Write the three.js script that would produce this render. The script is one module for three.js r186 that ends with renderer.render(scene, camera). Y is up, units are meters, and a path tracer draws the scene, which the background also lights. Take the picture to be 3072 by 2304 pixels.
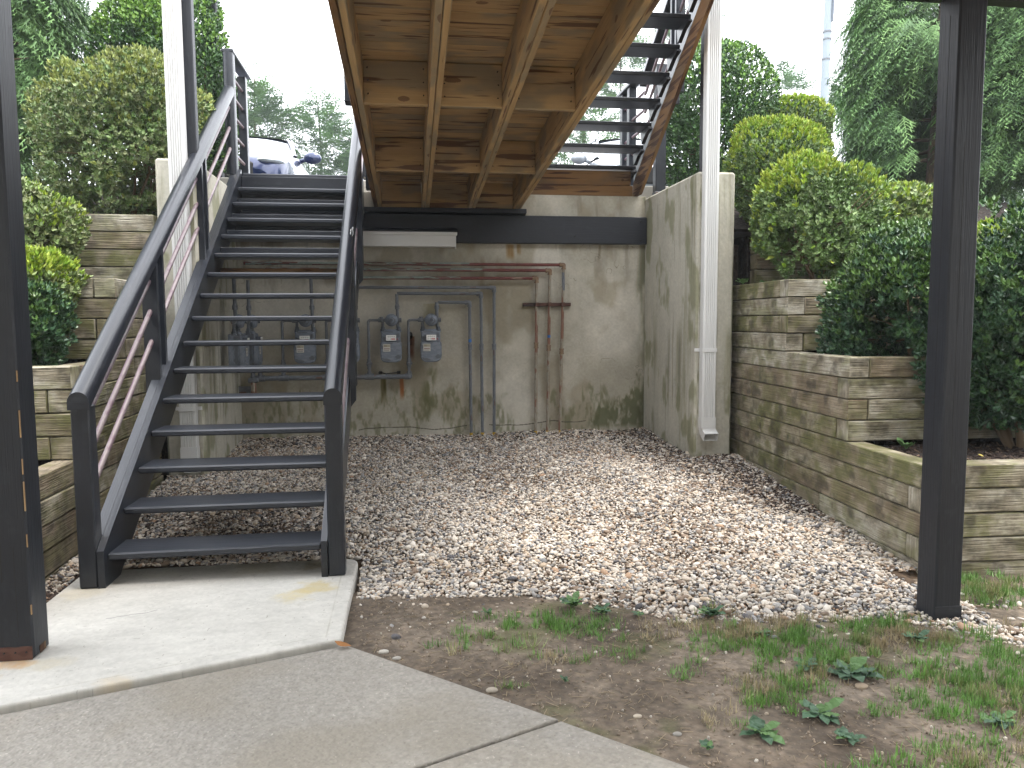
import * as THREE from 'three';
import { mergeGeometries, toCreasedNormals } from 'three/addons/utils/BufferGeometryUtils.js';

// ---------------------------------------------------------------- camera, sky, sun, exposure
const D2R = Math.PI / 180;
const scene = new THREE.Scene();
const camera = new THREE.PerspectiveCamera(53.98, 4 / 3, 0.05, 400);
camera.rotation.order = 'YXZ';
camera.position.set(0, 1.47, 0);
camera.rotation.set(-4.82 * D2R, -8.09 * D2R, -0.33 * D2R);

const renderer = new THREE.WebGLRenderer({ antialias: true });
renderer.setSize(1024, 768);
renderer.toneMapping = THREE.LinearToneMapping;
renderer.toneMappingExposure = 4.8;
renderer.shadowMap.enabled = true;
renderer.shadowMap.type = THREE.PCFSoftShadowMap;

// ---------------------------------------------------------------- noise
function rng(seed) { let a = seed >>> 0; return () => { a = (a + 0x6D2B79F5) | 0; let t = Math.imul(a ^ (a >>> 15), 1 | a); t = (t + Math.imul(t ^ (t >>> 7), 61 | t)) ^ t; return ((t ^ (t >>> 14)) >>> 0) / 4294967296; }; }
function h2(x, y, s) { let n = Math.imul(x, 374761393) ^ Math.imul(y, 668265263) ^ Math.imul(s, 1442695041); n = Math.imul(n ^ (n >>> 13), 1274126177); n ^= n >>> 16; return (n >>> 0) / 4294967296; }
function vn(x, y, s = 1, px = 0, py = 0) {            // value noise, optional period
  let xi = Math.floor(x), yi = Math.floor(y); const xf = x - xi, yf = y - yi;
  let x1 = xi + 1, y1 = yi + 1;
  if (px) { xi = ((xi % px) + px) % px; x1 = ((x1 % px) + px) % px; }
  if (py) { yi = ((yi % py) + py) % py; y1 = ((y1 % py) + py) % py; }
  const u = xf * xf * (3 - 2 * xf), v = yf * yf * (3 - 2 * yf);
  const a = h2(xi, yi, s), b = h2(x1, yi, s), c = h2(xi, y1, s), d = h2(x1, y1, s);
  return a + (b - a) * u + (c - a) * v + (a - b - c + d) * u * v;
}
function fbm(x, y, o, s, px = 0, py = 0) { let r = 0, a = 0.5, t = 0; for (let i = 0; i < o; i++) { r += a * vn(x, y, s + i * 17, px, py); t += a; x *= 2; y *= 2; px *= 2; py *= 2; a *= 0.5; } return r / t; }
function n3(x, y, z, s) { return (vn(x + z * 0.37, y + 11.3 + z * 0.61, s) + vn(y - x * 0.43 + 5.1, z + 3.7, s + 5) + vn(z + 9.2, x + y * 0.29, s + 9)) / 3; }
const clamp = (v, a = 0, b = 1) => v < a ? a : v > b ? b : v;
const sst = (a, b, v) => { const t = clamp((v - a) / (b - a)); return t * t * (3 - 2 * t); };
const lerp = (a, b, t) => a + (b - a) * t;
const mixc = (a, b, t) => [lerp(a[0], b[0], t), lerp(a[1], b[1], t), lerp(a[2], b[2], t)];

// overcast sky: even bright cloud, a little brighter overhead
{
  const W = 256, H = 128, d = new Float32Array(W * H * 4);
  for (let j = 0; j < H; j++) for (let i = 0; i < W; i++) {
    const el = ((j + 0.5) / H - 0.5) * Math.PI, s = Math.max(0, Math.sin(el));
    const c = fbm(i / 16, j / 8, 4, 71, 16, 0) - 0.5;
    const L = el < 0 ? 0.3 : (1.04 - 0.06 * s) * (1 + 0.12 * c);
    const k = (j * W + i) * 4; d[k] = L * 0.97; d[k + 1] = L; d[k + 2] = L * 1.06; d[k + 3] = 1;
  }
  const t = new THREE.DataTexture(d, W, H, THREE.RGBAFormat, THREE.FloatType);
  t.mapping = THREE.EquirectangularReflectionMapping; t.magFilter = THREE.LinearFilter; t.needsUpdate = true;
  scene.background = t; scene.environment = t;
}
const sun = new THREE.DirectionalLight(0xfff6ec, 0.8);
sun.position.set(5, 16, -2.5); sun.target.position.set(0.5, 0, -5);
sun.castShadow = true; sun.shadow.radius = 40; sun.shadow.mapSize.set(2048, 2048);
Object.assign(sun.shadow.camera, { left: -14, right: 14, top: 14, bottom: -14, near: 1, far: 50 });
scene.add(sun, sun.target);

// ---------------------------------------------------------------- bookkeeping
const used = {};
function numbered(n) { if (!(n in used)) { used[n] = 0; return n; } used[n]++; return n + '_' + String(used[n]).padStart(3, '0'); }
function shadow(o) { o.castShadow = true; o.receiveShadow = true; return o; }
function part(name, geo, mat, parent, pos, rot) {
  const m = shadow(new THREE.Mesh(geo, mat)); m.name = name; parent.add(m);
  if (pos) m.position.set(...pos); if (rot) m.rotation.set(...rot);
  return m;
}
function tag(o, label, category, group, kind) { o.userData.label = label; o.userData.category = category; if (group) o.userData.group = group; if (kind) o.userData.kind = kind; return o; }
function thing(name, label, category, pos = [0, 0, 0], turn = 0, group) {
  const g = new THREE.Group(); g.name = numbered(name); scene.add(g); g.position.set(...pos); g.rotation.y = turn; return tag(g, label, category, group);
}
function solo(name, geo, mat, label, category, pos, kind, group) {
  const m = shadow(new THREE.Mesh(geo, mat)); m.name = numbered(name); scene.add(m); if (pos) m.position.set(...pos);
  return tag(m, label, category, group, kind);
}

// ---------------------------------------------------------------- geometry helpers (all non-indexed: position, normal, uv)
function finish(pos, uv) {
  const g = new THREE.BufferGeometry();
  g.setAttribute('position', new THREE.BufferAttribute(new Float32Array(pos), 3));
  g.setAttribute('uv', new THREE.BufferAttribute(new Float32Array(uv), 2));
  g.computeVertexNormals(); return g;
}
function flat(g) { const n = g.index ? g.toNonIndexed() : g; for (const k of Object.keys(n.attributes)) if (!['position', 'normal', 'uv'].includes(k)) n.deleteAttribute(k); n.computeVertexNormals(); return n; }
function plain(g) { const n = g.index ? g.toNonIndexed() : g; for (const k of Object.keys(n.attributes)) if (!['position', 'normal', 'uv'].includes(k)) n.deleteAttribute(k); return n; }
const merge = (a) => mergeGeometries(a.map(plain));
function boxUV(pos, axis, off) {       // uv in metres: u along the grain axis
  const uv = [], a = new THREE.Vector3(), b = new THREE.Vector3(), c = new THREE.Vector3(), n = new THREE.Vector3();
  for (let i = 0; i < pos.length; i += 9) {
    a.fromArray(pos, i); b.fromArray(pos, i + 3); c.fromArray(pos, i + 6);
    n.copy(b).sub(a).cross(c.clone().sub(a));
    const ax = Math.abs(n.x), ay = Math.abs(n.y), az = Math.abs(n.z);
    const d = ax >= ay && ax >= az ? 0 : ay >= az ? 1 : 2;
    const others = [0, 1, 2].filter((k) => k !== d);
    let u, v;
    if (d === axis) { u = others[0]; v = others[1]; } else { u = axis; v = others.find((k) => k !== axis); }
    for (const p of [a, b, c]) { const q = p.toArray(); uv.push(q[u] + off[0] + d * 0.37, q[v] + off[1] + d * 0.23); }
  }
  return uv;
}
// box with chamfered edges, centred; axis = grain direction 0/1/2
function cbox(sx, sy, sz, c = 0.006, axis = 0, off = [0, 0]) {
  const h = [sx / 2, sy / 2, sz / 2]; c = Math.min(c, h[0] * 0.8, h[1] * 0.8, h[2] * 0.8);
  const P = [];
  const V = (s, d) => { const r = [0, 0, 0]; for (let k = 0; k < 3; k++) r[k] = s[k] * (h[k] - (k === d ? 0 : c)); return r; };
  const tri = (a, b, cc, out) => {
    const u = [b[0] - a[0], b[1] - a[1], b[2] - a[2]], v = [cc[0] - a[0], cc[1] - a[1], cc[2] - a[2]];
    const n = [u[1] * v[2] - u[2] * v[1], u[2] * v[0] - u[0] * v[2], u[0] * v[1] - u[1] * v[0]];
    if (n[0] * out[0] + n[1] * out[1] + n[2] * out[2] < 0) P.push(...a, ...cc, ...b); else P.push(...a, ...b, ...cc);
  };
  const quad = (a, b, cc, d, out) => { tri(a, b, cc, out); tri(a, cc, d, out); };
  for (let d = 0; d < 3; d++) for (const s of [-1, 1]) {
    const e = (d + 1) % 3, f = (d + 2) % 3, q = [];
    for (const [x, y] of [[-1, -1], [1, -1], [1, 1], [-1, 1]]) { const t = [0, 0, 0]; t[d] = s; t[e] = x; t[f] = y; q.push(V(t, d)); }
    const o = [0, 0, 0]; o[d] = s; quad(...q, o);
  }
  for (let d = 0; d < 3; d++) { const e = (d + 1) % 3, f = (d + 2) % 3;
    for (const x of [-1, 1]) for (const y of [-1, 1]) {
      const m = (z) => { const t = [0, 0, 0]; t[d] = z; t[e] = x; t[f] = y; return t; };
      const o = [0, 0, 0]; o[e] = x; o[f] = y;
      quad(V(m(-1), e), V(m(1), e), V(m(1), f), V(m(-1), f), o);
    } }
  for (const x of [-1, 1]) for (const y of [-1, 1]) for (const z of [-1, 1]) { const t = [x, y, z]; tri(V(t, 0), V(t, 1), V(t, 2), t); }
  return finish(P, boxUV(P, axis, off));
}
// box between two corners
function bx(x0, x1, y0, y1, z0, z1, c = 0.005, axis = 0, off = [0, 0]) { return cbox(x1 - x0, y1 - y0, z1 - z0, c, axis, off).translate((x0 + x1) / 2, (y0 + y1) / 2, (z0 + z1) / 2); }
// prism: polygon in the plane of two axes, extruded along the third; pts = [[a,b]...]
function prism(pts, d0, d1, plane, axis = 0, off = [0, 0]) {
  const sh = pts.map((p) => new THREE.Vector2(...p)); if (THREE.ShapeUtils.isClockWise(sh)) { sh.reverse(); }
  const f = THREE.ShapeUtils.triangulateShape(sh, []), P = [];
  const at = (p, d) => plane === 'zy' ? [d, p.y, p.x] : plane === 'xy' ? [p.x, p.y, d] : [p.x, d, p.y];
  for (const [a, b, c] of f) { P.push(...at(sh[a], d1), ...at(sh[b], d1), ...at(sh[c], d1)); P.push(...at(sh[a], d0), ...at(sh[c], d0), ...at(sh[b], d0)); }
  for (let i = 0; i < sh.length; i++) { const a = sh[i], b = sh[(i + 1) % sh.length]; P.push(...at(a, d0), ...at(b, d0), ...at(b, d1), ...at(a, d0), ...at(b, d1), ...at(a, d1)); }
  if (plane !== 'xy') for (let i = 0; i < P.length; i += 9) for (let k = 0; k < 3; k++) { const t = P[i + 3 + k]; P[i + 3 + k] = P[i + 6 + k]; P[i + 6 + k] = t; }
  return finish(P, boxUV(P, axis, off));
}
function cyl(a, b, r0, r1 = r0, seg = 10, caps = true) {
  const A = new THREE.Vector3(...a), B = new THREE.Vector3(...b), L = A.distanceTo(B);
  const g = plain(new THREE.CylinderGeometry(r1, r0, L, seg, 1, !caps));
  const uv = g.attributes.uv; for (let i = 0; i < uv.count; i++) uv.setXY(i, uv.getY(i) * L, uv.getX(i) * 6.28 * Math.max(r0, r1));
  g.applyQuaternion(new THREE.Quaternion().setFromUnitVectors(new THREE.Vector3(0, 1, 0), B.clone().sub(A).normalize()));
  return g.translate(...A.add(B).multiplyScalar(0.5).toArray());
}
function tubeG(pts, r0, r1 = r0, seg = 6) { const a = []; for (let i = 0; i + 1 < pts.length; i++) { const n = pts.length - 1; a.push(cyl(pts[i], pts[i + 1], lerp(r0, r1, i / n), lerp(r0, r1, (i + 1) / n), seg, false)); } return merge(a); }
function lathe(prof, seg = 18) { return plain(new THREE.LatheGeometry(prof.map((p) => new THREE.Vector2(...p)), seg)); }
function sheet(x0, x1, z0, z1, nx, nz, hf) {
  const g = new THREE.PlaneGeometry(x1 - x0, z1 - z0, nx, nz); g.rotateX(-Math.PI / 2); g.translate((x0 + x1) / 2, 0, (z0 + z1) / 2);
  const p = g.attributes.position, uv = g.attributes.uv; for (let i = 0; i < p.count; i++) { p.setY(i, hf(p.getX(i), p.getZ(i))); uv.setXY(i, p.getX(i), p.getZ(i)); }
  g.computeVertexNormals(); return g;
}

// ---------------------------------------------------------------- textures
function tex(w, h, fn, srgb = true, rep = [1, 1]) {
  const d = new Uint8Array(w * h * 4);
  for (let j = 0; j < h; j++) for (let i = 0; i < w; i++) { const c = fn(i / w, j / h, i, j), k = (j * w + i) * 4; if (c.length) { d[k] = clamp(c[0], 0, 255); d[k + 1] = clamp(c[1], 0, 255); d[k + 2] = clamp(c[2], 0, 255); } else d[k] = d[k + 1] = d[k + 2] = clamp(c, 0, 255); d[k + 3] = 255; }
  const t = new THREE.DataTexture(d, w, h, THREE.RGBAFormat); t.wrapS = t.wrapT = THREE.RepeatWrapping; t.magFilter = THREE.LinearFilter; t.minFilter = THREE.LinearMipmapLinearFilter; t.generateMipmaps = true;
  if (srgb) t.colorSpace = THREE.SRGBColorSpace; t.repeat.set(...rep); t.needsUpdate = true; return t;
}
const canvasTex = (w, h, draw) => { const c = document.createElement('canvas'); c.width = w; c.height = h; draw(c.getContext('2d'), w, h); const t = new THREE.CanvasTexture(c); t.colorSpace = THREE.SRGBColorSpace; return t; };
const std = (o) => new THREE.MeshStandardMaterial(o);
// ---------------------------------------------------------------- materials
const grainF = (u, v, s, px, py) => 0.6 * fbm(u * px, v * py, 3, s, px, py) + 0.4 * vn(u * px * 3, v * py * 4, s + 40, px * 3, py * 4);
const M = {};
// dark charcoal-blue paint over wood grain, small scuffs
{
  const c = tex(512, 512, (u, v) => { const g = grainF(u, v, 3, 4, 60), p = fbm(u * 5, v * 5, 4, 9, 5, 5); let k = 0.94 + 0.08 * g + 0.2 * (p - 0.5); let o = [30 * k, 33.5 * k, 41 * k]; if (vn(u * 170, v * 60, 12, 170, 60) > 0.99) o = mixc(o, [118, 116, 108], 0.5); const du = sst(0.6, 0.8, fbm(u * 16, v * 12, 4, 15, 16, 12)); o = mixc(o, [58, 60, 63], du * 0.35); return o; }, true, [1 / 1.2, 1 / 0.5]);
  const b = tex(512, 512, (u, v) => 255 * grainF(u, v, 3, 4, 60), false, [1 / 1.2, 1 / 0.5]);
  M.paint = std({ map: c, roughness: 0.29, bumpMap: b, bumpScale: 0.0008 });
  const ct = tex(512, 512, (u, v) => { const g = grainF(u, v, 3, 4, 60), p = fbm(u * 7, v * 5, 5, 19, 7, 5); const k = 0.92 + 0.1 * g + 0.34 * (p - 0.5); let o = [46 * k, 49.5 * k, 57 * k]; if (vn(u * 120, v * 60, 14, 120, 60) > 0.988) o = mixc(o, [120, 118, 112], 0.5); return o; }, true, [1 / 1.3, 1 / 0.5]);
  M.tread = std({ map: ct, roughness: 0.33, bumpMap: b, bumpScale: 0.001 });  // same paint made paler for treads: skylight on their tops put into the colour
  M.paintRough = std({ map: c, roughness: 0.5, bumpMap: b, bumpScale: 0.0015, color: 0xd4d8e0 });
}
// weathered, mossy landscape timber (2.4 m x 0.6 m of bark-free sawn face)
function timberTex(seed, base, bleach, mossAmt) {
  return tex(1024, 512, (u, v) => {
    const wv = v + 0.012 * (fbm(u * 10, v * 4, 3, seed + 2, 10, 4) - 0.5), g = fbm(u * 14, wv * 110, 3, seed, 14, 110), patch = fbm(u * 16, v * 6, 6, seed + 7, 16, 6), m = fbm(u * 22, v * 6, 6, seed + 21, 22, 6), sp = fbm(u * 220, v * 90, 2, seed + 60, 220, 90), wide = fbm(u * 7, v * 4, 3, seed + 80, 7, 4);
    let o = mixc(base, bleach, sst(0.22, 0.82, patch + 0.5 * (wide - 0.5) + 0.25 * (g - 0.5)));
    const k = 0.78 + 0.3 * g + 0.16 * sp; o = [o[0] * k, o[1] * k, o[2] * k];
    o = mixc(o, [86 * k, 88 * k, 46 * k], sst(0.36, 0.76, m + 0.5 * (wide - 0.5) + 0.2 * (sp - 0.5)) * 0.75 * mossAmt);
    o = mixc(o, [58, 54, 44], sst(0.5, 0.8, fbm(u * 24, v * 7, 6, seed + 33, 24, 7) + 0.2 * (g - 0.5)) * 0.55);
    const kx = u * 9, ky = v * 4, ix = Math.floor(kx), iy = Math.floor(ky); if (h2(ix % 9, iy % 4, seed + 51) > 0.72) { const d = Math.hypot((kx - ix - 0.5) * 0.267, (ky - iy - 0.5) * 0.15); if (d < 0.05) o = mixc(o, [84, 72, 54], (0.5 + 0.5 * Math.sin(d * 900)) * sst(0.05, 0.01, d) * 0.55); }
    if (g < 0.2) o = mixc(o, [48, 43, 36], 0.55); return o;
  }, true, [1 / 2.4, 1 / 0.6]);
}
const timberBump = tex(1024, 512, (u, v) => 255 * clamp(0.7 * fbm(u * 14, v * 110, 3, 201, 14, 110) + 0.3 * fbm(u * 60, v * 30, 3, 207, 60, 30)), false, [1 / 2.4, 1 / 0.6]);
M.timber = [[201, [124, 115, 95], [168, 162, 144], 0.8], [233, [114, 105, 84], [150, 143, 122], 1.0], [277, [114, 101, 82], [150, 140, 122], 0.6], [311, [132, 124, 106], [176, 171, 157], 0.6]]
  .map(([s, a, b, m]) => std({ map: timberTex(s, a, b, m), roughness: 0.92, bumpMap: timberBump, bumpScale: 0.008 }));
// unpainted deck lumber with water stains
function deckTex(seed, stain) {
  return tex(1024, 256, (u, v) => {
    const g = grainF(u + 0.03 * fbm(u * 5, v * 3, 2, seed + 2, 5, 3), v, seed, 6, 36), big = fbm(u * 5, v * 6, 4, seed + 7, 5, 6), st = fbm(u * 5, v * 22, 4, seed + 13, 5, 22);
    let o = mixc([166, 134, 90], [192, 162, 118], big); const k = 0.9 + 0.18 * g; o = [o[0] * k, o[1] * k, o[2] * k];
    o = mixc(o, [128, 120, 104], sst(0.45, 0.7, fbm(u * 7, v * 4, 4, seed + 70, 7, 4)) * 0.6);
    o = mixc(o, [82, 54, 38], sst(0.66 - stain, 0.76 - stain, st + 0.2 * (g - 0.5)) * 0.75);
    const kn = vn(u * 10, v * 5, seed + 31, 10, 5); if (kn > 0.955) o = mixc(o, [92, 62, 42], 0.6);
    if (g < 0.2) o = mixc(o, [96, 70, 46], 0.4); return o;
  }, true, [1 / 2.4, 1 / 0.6]);
}
M.deck = [[401, -0.02], [433, 0.02], [467, 0.06]].map(([s, q]) => std({ map: deckTex(s, q), roughness: 0.85, bumpMap: timberBump, bumpScale: 0.0015 }));
M.rough = std({ map: deckTex(499, 0.12), roughness: 0.9, bumpMap: timberBump, bumpScale: 0.004, color: 0xb9a99a });
// stained cast concrete of the back wall: x -2.1..2.8, y 0..3 in metres
const streakN = (x, y, s) => fbm(x * 11 + 0.5 * fbm(x * 3, y * 2, 2, s + 3), y * 1.4, 5, s);
function wallColour(x, y) {
  const a = fbm(x * 1.3, y * 1.3, 5, 601), b = fbm(x * 6, y * 6, 4, 611), fine = fbm(x * 60, y * 60, 2, 613);
  let o = mixc([170, 164, 148], [202, 197, 184], sst(0.3, 0.7, a)); const k = 0.9 + 0.12 * b + 0.09 * (fine - 0.5); o = [o[0] * k, o[1] * k, o[2] * k];
  o = mixc(o, [196, 190, 176], sst(0.58, 0.72, fbm(x * 2.2, y * 1.6, 4, 621)) * 0.45);
  const dr = sst(0.5, 0.72, streakN(x, y, 631)) * sst(1.45, 2.3, y + 0.5 * (vn(x * 9, 1, 633) - 0.5)); o = mixc(o, [92, 84, 68], dr * 0.5 * sst(0.35, 0.65, fbm(x * 3, y * 2.2, 4, 635)));
  o = mixc(o, [120, 108, 82], sst(0.5, 0.65, fbm(x * 3, y * 2, 4, 641)) * 0.35);
  // moss: patches with ragged upper outline near the base
  const lim = 0.42 + 0.75 * (fbm(x * 2.3, 0.3, 3, 651) - 0.35) - (x > 1.0 && x < 2.0 ? 0.22 : 0) + 0.5 * (fbm(x * 9, y * 3.2, 5, 653) - 0.5);
  const mo = sst(0.0, 0.16, lim - (y - 0.2)) * sst(0.4, 0.6, fbm(x * 16, y * 7, 5, 657)); o = mixc(o, [98, 99, 68], mo * 0.6 * sst(0.25, 0.7, fbm(x * 34, y * 12, 3, 659)));
  const cr = sst(0, 0.08, (0.78 - y) - Math.max(0, 2.62 - x) * 0.75 + 0.5 * (fbm(x * 10, y * 3, 5, 663) - 0.5)) * sst(0.2, 0.28, y) * sst(2.0, 2.15, x); o = mixc(o, [82, 85, 54], cr * 0.75 * sst(0.3, 0.55, fbm(x * 18, y * 8, 4, 667)));
  const cor = sst(2.62, 2.72, x + 0.08 * (vn(3, y * 5, 671) - 0.5)); o = mixc(o, [74, 74, 50], cor * 0.7 * sst(0.25, 0.6, fbm(x * 9, y * 3, 3, 673)));
  // moss trail below the right meter, rust runs below brackets
  const tr = sst(0.1, 0.0, Math.abs(x - 0.24 - 0.12 * (y - 0.7) + 0.1 * (vn(y * 6, 2, 681) - 0.5))) * sst(1.02, 0.9, y) * sst(0.25, 0.6, y); o = mixc(o, [84, 84, 50], tr * 0.7 * sst(0.35, 0.6, fbm(x * 18, y * 6, 3, 683)));
  const run = (cx, top, len, wd, col, amt) => { const wob = cx + 0.02 * (vn(y * 7, cx * 9, 691) - 0.5); const t = sst(wd, wd * 0.35, Math.abs(x - wob)) * sst(top - len, top - len * 0.55, y) * (y < top ? 1 : 0); o = mixc(o, col, t * amt * (0.6 + 0.5 * vn(x * 60, y * 8, 693))); };
  run(-0.235, 0.87, 0.34, 0.04, [74, 66, 26], 0.85); run(-0.04, 0.87, 0.3, 0.03, [142, 74, 26], 0.85); run(0.065, 1.3, 0.3, 0.05, [98, 50, 24], 0.85);
  run(1.18, 2.31, 0.2, 0.06, [128, 92, 42], 0.7); run(1.28, 2.31, 0.13, 0.03, [128, 92, 42], 0.6); run(2.2, 2.31, 0.22, 0.02, [96, 84, 60], 0.5); run(0.3, 1.66, 0.3, 0.12, [126, 116, 74], 0.4);
  // hairline cracks
  const ck = Math.abs(fbm(x * 2.6, y * 3.4, 4, 701) - 0.5); if (ck < 0.0022 && fbm(x * 1.1, y * 1.1, 2, 705) > 0.6) o = mixc(o, [70, 64, 52], 0.4);
  const base = Math.abs(y - 0.29 - 0.09 * (fbm(x * 2.4, 7, 3, 711) - 0.5)); if (base < 0.005 && vn(x * 5, 3, 713) > 0.55) o = mixc(o, [62, 58, 46], 0.7);
  return o;
}
const WX0 = -2.1, WX1 = 2.9, WH = 3.0;
M.wall = std({ map: tex(1280, 768, (u, v) => wallColour(WX0 + u * (WX1 - WX0), v * WH)), roughness: 0.9, bumpMap: tex(640, 384, (u, v) => 255 * (0.6 * fbm(u * 60, v * 36, 4, 721) + 0.4 * fbm(u * 9, v * 6, 3, 723)), false), bumpScale: 0.006 });
// wing walls: same concrete with long vertical algae runs; u = metres along, v = metres up
M.wing = std({
  map: tex(768, 768, (u, v) => {
    const x = u * 2, y = v * 3; const a = fbm(x * 1.6, y * 1.2, 5, 741), fine = fbm(x * 60, y * 60, 2, 743);
    let o = mixc([170, 166, 151], [200, 196, 183], a); const k = 0.93 + 0.1 * (fine - 0.5) + 0.08 * fbm(x * 8, y * 8, 3, 745); o = [o[0] * k, o[1] * k, o[2] * k];
    const wx = x + 0.05 * fbm(x * 5, y * 1.5, 3, 749), s1 = fbm(wx * 12, y * 0.7, 5, 751), s2 = fbm(wx * 30, y * 1.1, 4, 757), md = sst(0.3, 0.65, fbm(x * 2.2, y * 1.1, 4, 753)); o = mixc(o, [98, 96, 66], sst(0.44, 0.74, s1) * 0.5 * md); o = mixc(o, [196, 190, 172], sst(0.52, 0.8, s2) * 0.25); o = mixc(o, [76, 72, 54], sst(0.58, 0.8, fbm(wx * 19, y * 0.8, 4, 761)) * 0.4 * md);
    const mo = sst(0.55, 0.7, fbm(x * 5, y * 3, 4, 767)); o = mixc(o, [94, 96, 58], mo * 0.45);
    return o;
  }), roughness: 0.9, bumpMap: tex(384, 384, (u, v) => 255 * fbm(u * 70, v * 70, 4, 771, 70, 70), false), bumpScale: 0.005,
});
// light new slab and older sidewalk concrete
M.slab = std({ map: tex(1024, 1024, (u, v) => {      // one sheet for the pad: x -1.95..-0.25, z -4.75..-2.9
  const x = -1.95 + u * 1.7, z = -4.75 + v * 1.85, f = fbm(x * 60, z * 60, 3, 803), w = fbm(x * 9, z * 22, 4, 805), a = fbm(x * 2.2, z * 2.2, 5, 801); const k = 186 + 26 * (a - 0.45) + 18 * (f - 0.5) + 18 * (w - 0.5); let o = [k, k * 0.985, k * 0.945];
  const pit = vn(x * 95, z * 75, 811); if (pit > 0.95) o = mixc(o, [130, 126, 116], 0.6); if (vn(x * 40, z * 40, 813) > 0.96) o = mixc(o, [150, 146, 136], 0.5);
  const spot = (cx, cz, r, col, amt) => { const d = Math.hypot((x - cx), (z - cz) * 1.2) / r + 1.3 * (fbm(x * 14, z * 14, 5, 821) - 0.5); o = mixc(o, col, sst(1, 0.3, d) * amt * (0.55 + 0.7 * f)); };
  spot(-0.5, -4.2, 0.16, [170, 150, 96], 0.6); spot(-0.62, -4.08, 0.14, [184, 166, 118], 0.5); spot(-1.7, -3.42, 0.11, [178, 134, 86], 0.6); spot(-1.82, -3.32, 0.13, [190, 158, 112], 0.5); spot(-1.2, -3.2, 0.09, [182, 160, 126], 0.4); spot(-1.55, -3.4, 0.12, [176, 164, 136], 0.4); spot(-0.9, -4.62, 0.2, [150, 138, 110], 0.4); spot(-0.55, -4.6, 0.14, [128, 112, 80], 0.5); spot(-1.75, -4.3, 0.16, [178, 166, 138], 0.35);
  const dr = 0.313 + x, df = z - (-3.472 - (x + 0.313) * 0.34); const lr = Math.abs(-dr - 0.075), lf = Math.abs(-df - 0.075); if ((lr < 0.004 && z < -3.5 && z > -4.5) || (lf < 0.004 && x < -0.4)) o = mixc(o, [150, 145, 132], 0.55 * vn(x * 14, z * 14, 815));
  const ck = Math.abs(z + 3.98 - 0.1 * fbm(x * 9, 2, 3, 817) + 0.35 * (x + 1.4)); if (ck < 0.004 && x > -1.5 && x < -1.28) o = mixc(o, [112, 110, 108], 0.6);
  return o; }), roughness: 0.82, bumpMap: tex(512, 512, (u, v) => 255 * fbm(u * 110, v * 90, 3, 831), false), bumpScale: 0.003 });
M.walk = std({ map: tex(1024, 1024, (u, v) => { const a = fbm(u * 4, v * 4, 5, 841, 4, 4), f = fbm(u * 200, v * 200, 2, 843, 200, 200); let k = 140 + 22 * (a - 0.45) + 30 * (f - 0.5); let o = [k * 1.01, k * 0.975, k * 0.915]; const s = vn(u * 300, v * 300, 851, 300, 300); if (s > 0.9) o = mixc(o, [98, 88, 76], (s - 0.9) * 6); if (s < 0.06) o = mixc(o, [204, 196, 184], 0.55); o = mixc(o, [126, 118, 103], sst(0.4, 0.75, fbm(u * 6, v * 6, 5, 855, 6, 6)) * 0.45); o = mixc(o, [156, 128, 92], sst(0.66, 0.8, fbm(u * 5, v * 5, 4, 859, 5, 5)) * 0.5); return o; }, true, [1 / 2.6, 1 / 2.6]), roughness: 0.9, bumpMap: tex(512, 512, (u, v) => 255 * vn(u * 110, v * 110, 861, 110, 110), false, [1 / 0.9, 1 / 0.9]), bumpScale: 0.003 });
M.pave = std({ map: tex(256, 256, (u, v) => { const k = 170 + 30 * (fbm(u * 12, v * 12, 4, 865, 12, 12) - 0.5); return [k, k * 0.98, k * 0.93]; }), roughness: 0.9 });
M.soil = std({ map: tex(1024, 1024, (u, v) => { const a = fbm(u * 6, v * 6, 5, 871, 6, 6), f = fbm(u * 110, v * 110, 4, 873, 110, 110); let o = mixc([84, 73, 61], [122, 110, 96], sst(0.3, 0.7, a)); const k = 0.7 + 0.6 * f; o = [o[0] * k, o[1] * k, o[2] * k]; const s = vn(u * 240, v * 240, 881, 240, 240); if (s > 0.93) o = mixc(o, [160, 148, 128], 0.6); if (s < 0.06) o = mixc(o, [48, 40, 32], 0.6); o = mixc(o, [84, 86, 52], sst(0.56, 0.74, fbm(u * 11, v * 11, 5, 885, 11, 11)) * 0.5); return o; }, true, [1 / 3, 1 / 3]), roughness: 0.97, bumpMap: tex(768, 768, (u, v) => 255 * (0.5 * fbm(u * 24, v * 24, 4, 891, 24, 24) + 0.5 * fbm(u * 80, v * 80, 3, 893, 80, 80)), false, [1 / 1.5, 1 / 1.5]), bumpScale: 0.012 });
M.gravelBed = std({ map: tex(256, 256, (u, v) => { const f = fbm(u * 40, v * 40, 3, 895, 40, 40); return [84 * (0.6 + f * 0.7), 68 * (0.6 + f * 0.7), 52 * (0.6 + f * 0.7)]; }, true, [1, 1]), roughness: 1 });
M.mulch = std({ map: tex(512, 512, (u, v) => { const f = fbm(u * 50, v * 50, 4, 897, 50, 50), g = vn(u * 90, v * 30, 898, 90, 30); const k = 0.45 + 0.9 * f; return mixc([50 * k, 41 * k, 35 * k], [90, 76, 62], sst(0.82, 0.95, g) * 0.6); }, true, [1, 1]), roughness: 1, bumpMap: tex(256, 256, (u, v) => 255 * fbm(u * 40, v * 40, 3, 899, 40, 40), false, [1, 1]), bumpScale: 0.02 });
M.asphalt = std({ map: tex(256, 256, (u, v) => { const f = fbm(u * 60, v * 60, 3, 901, 60, 60); return [68 + 30 * f, 68 + 30 * f, 70 + 30 * f]; }), roughness: 0.95 });
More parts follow.
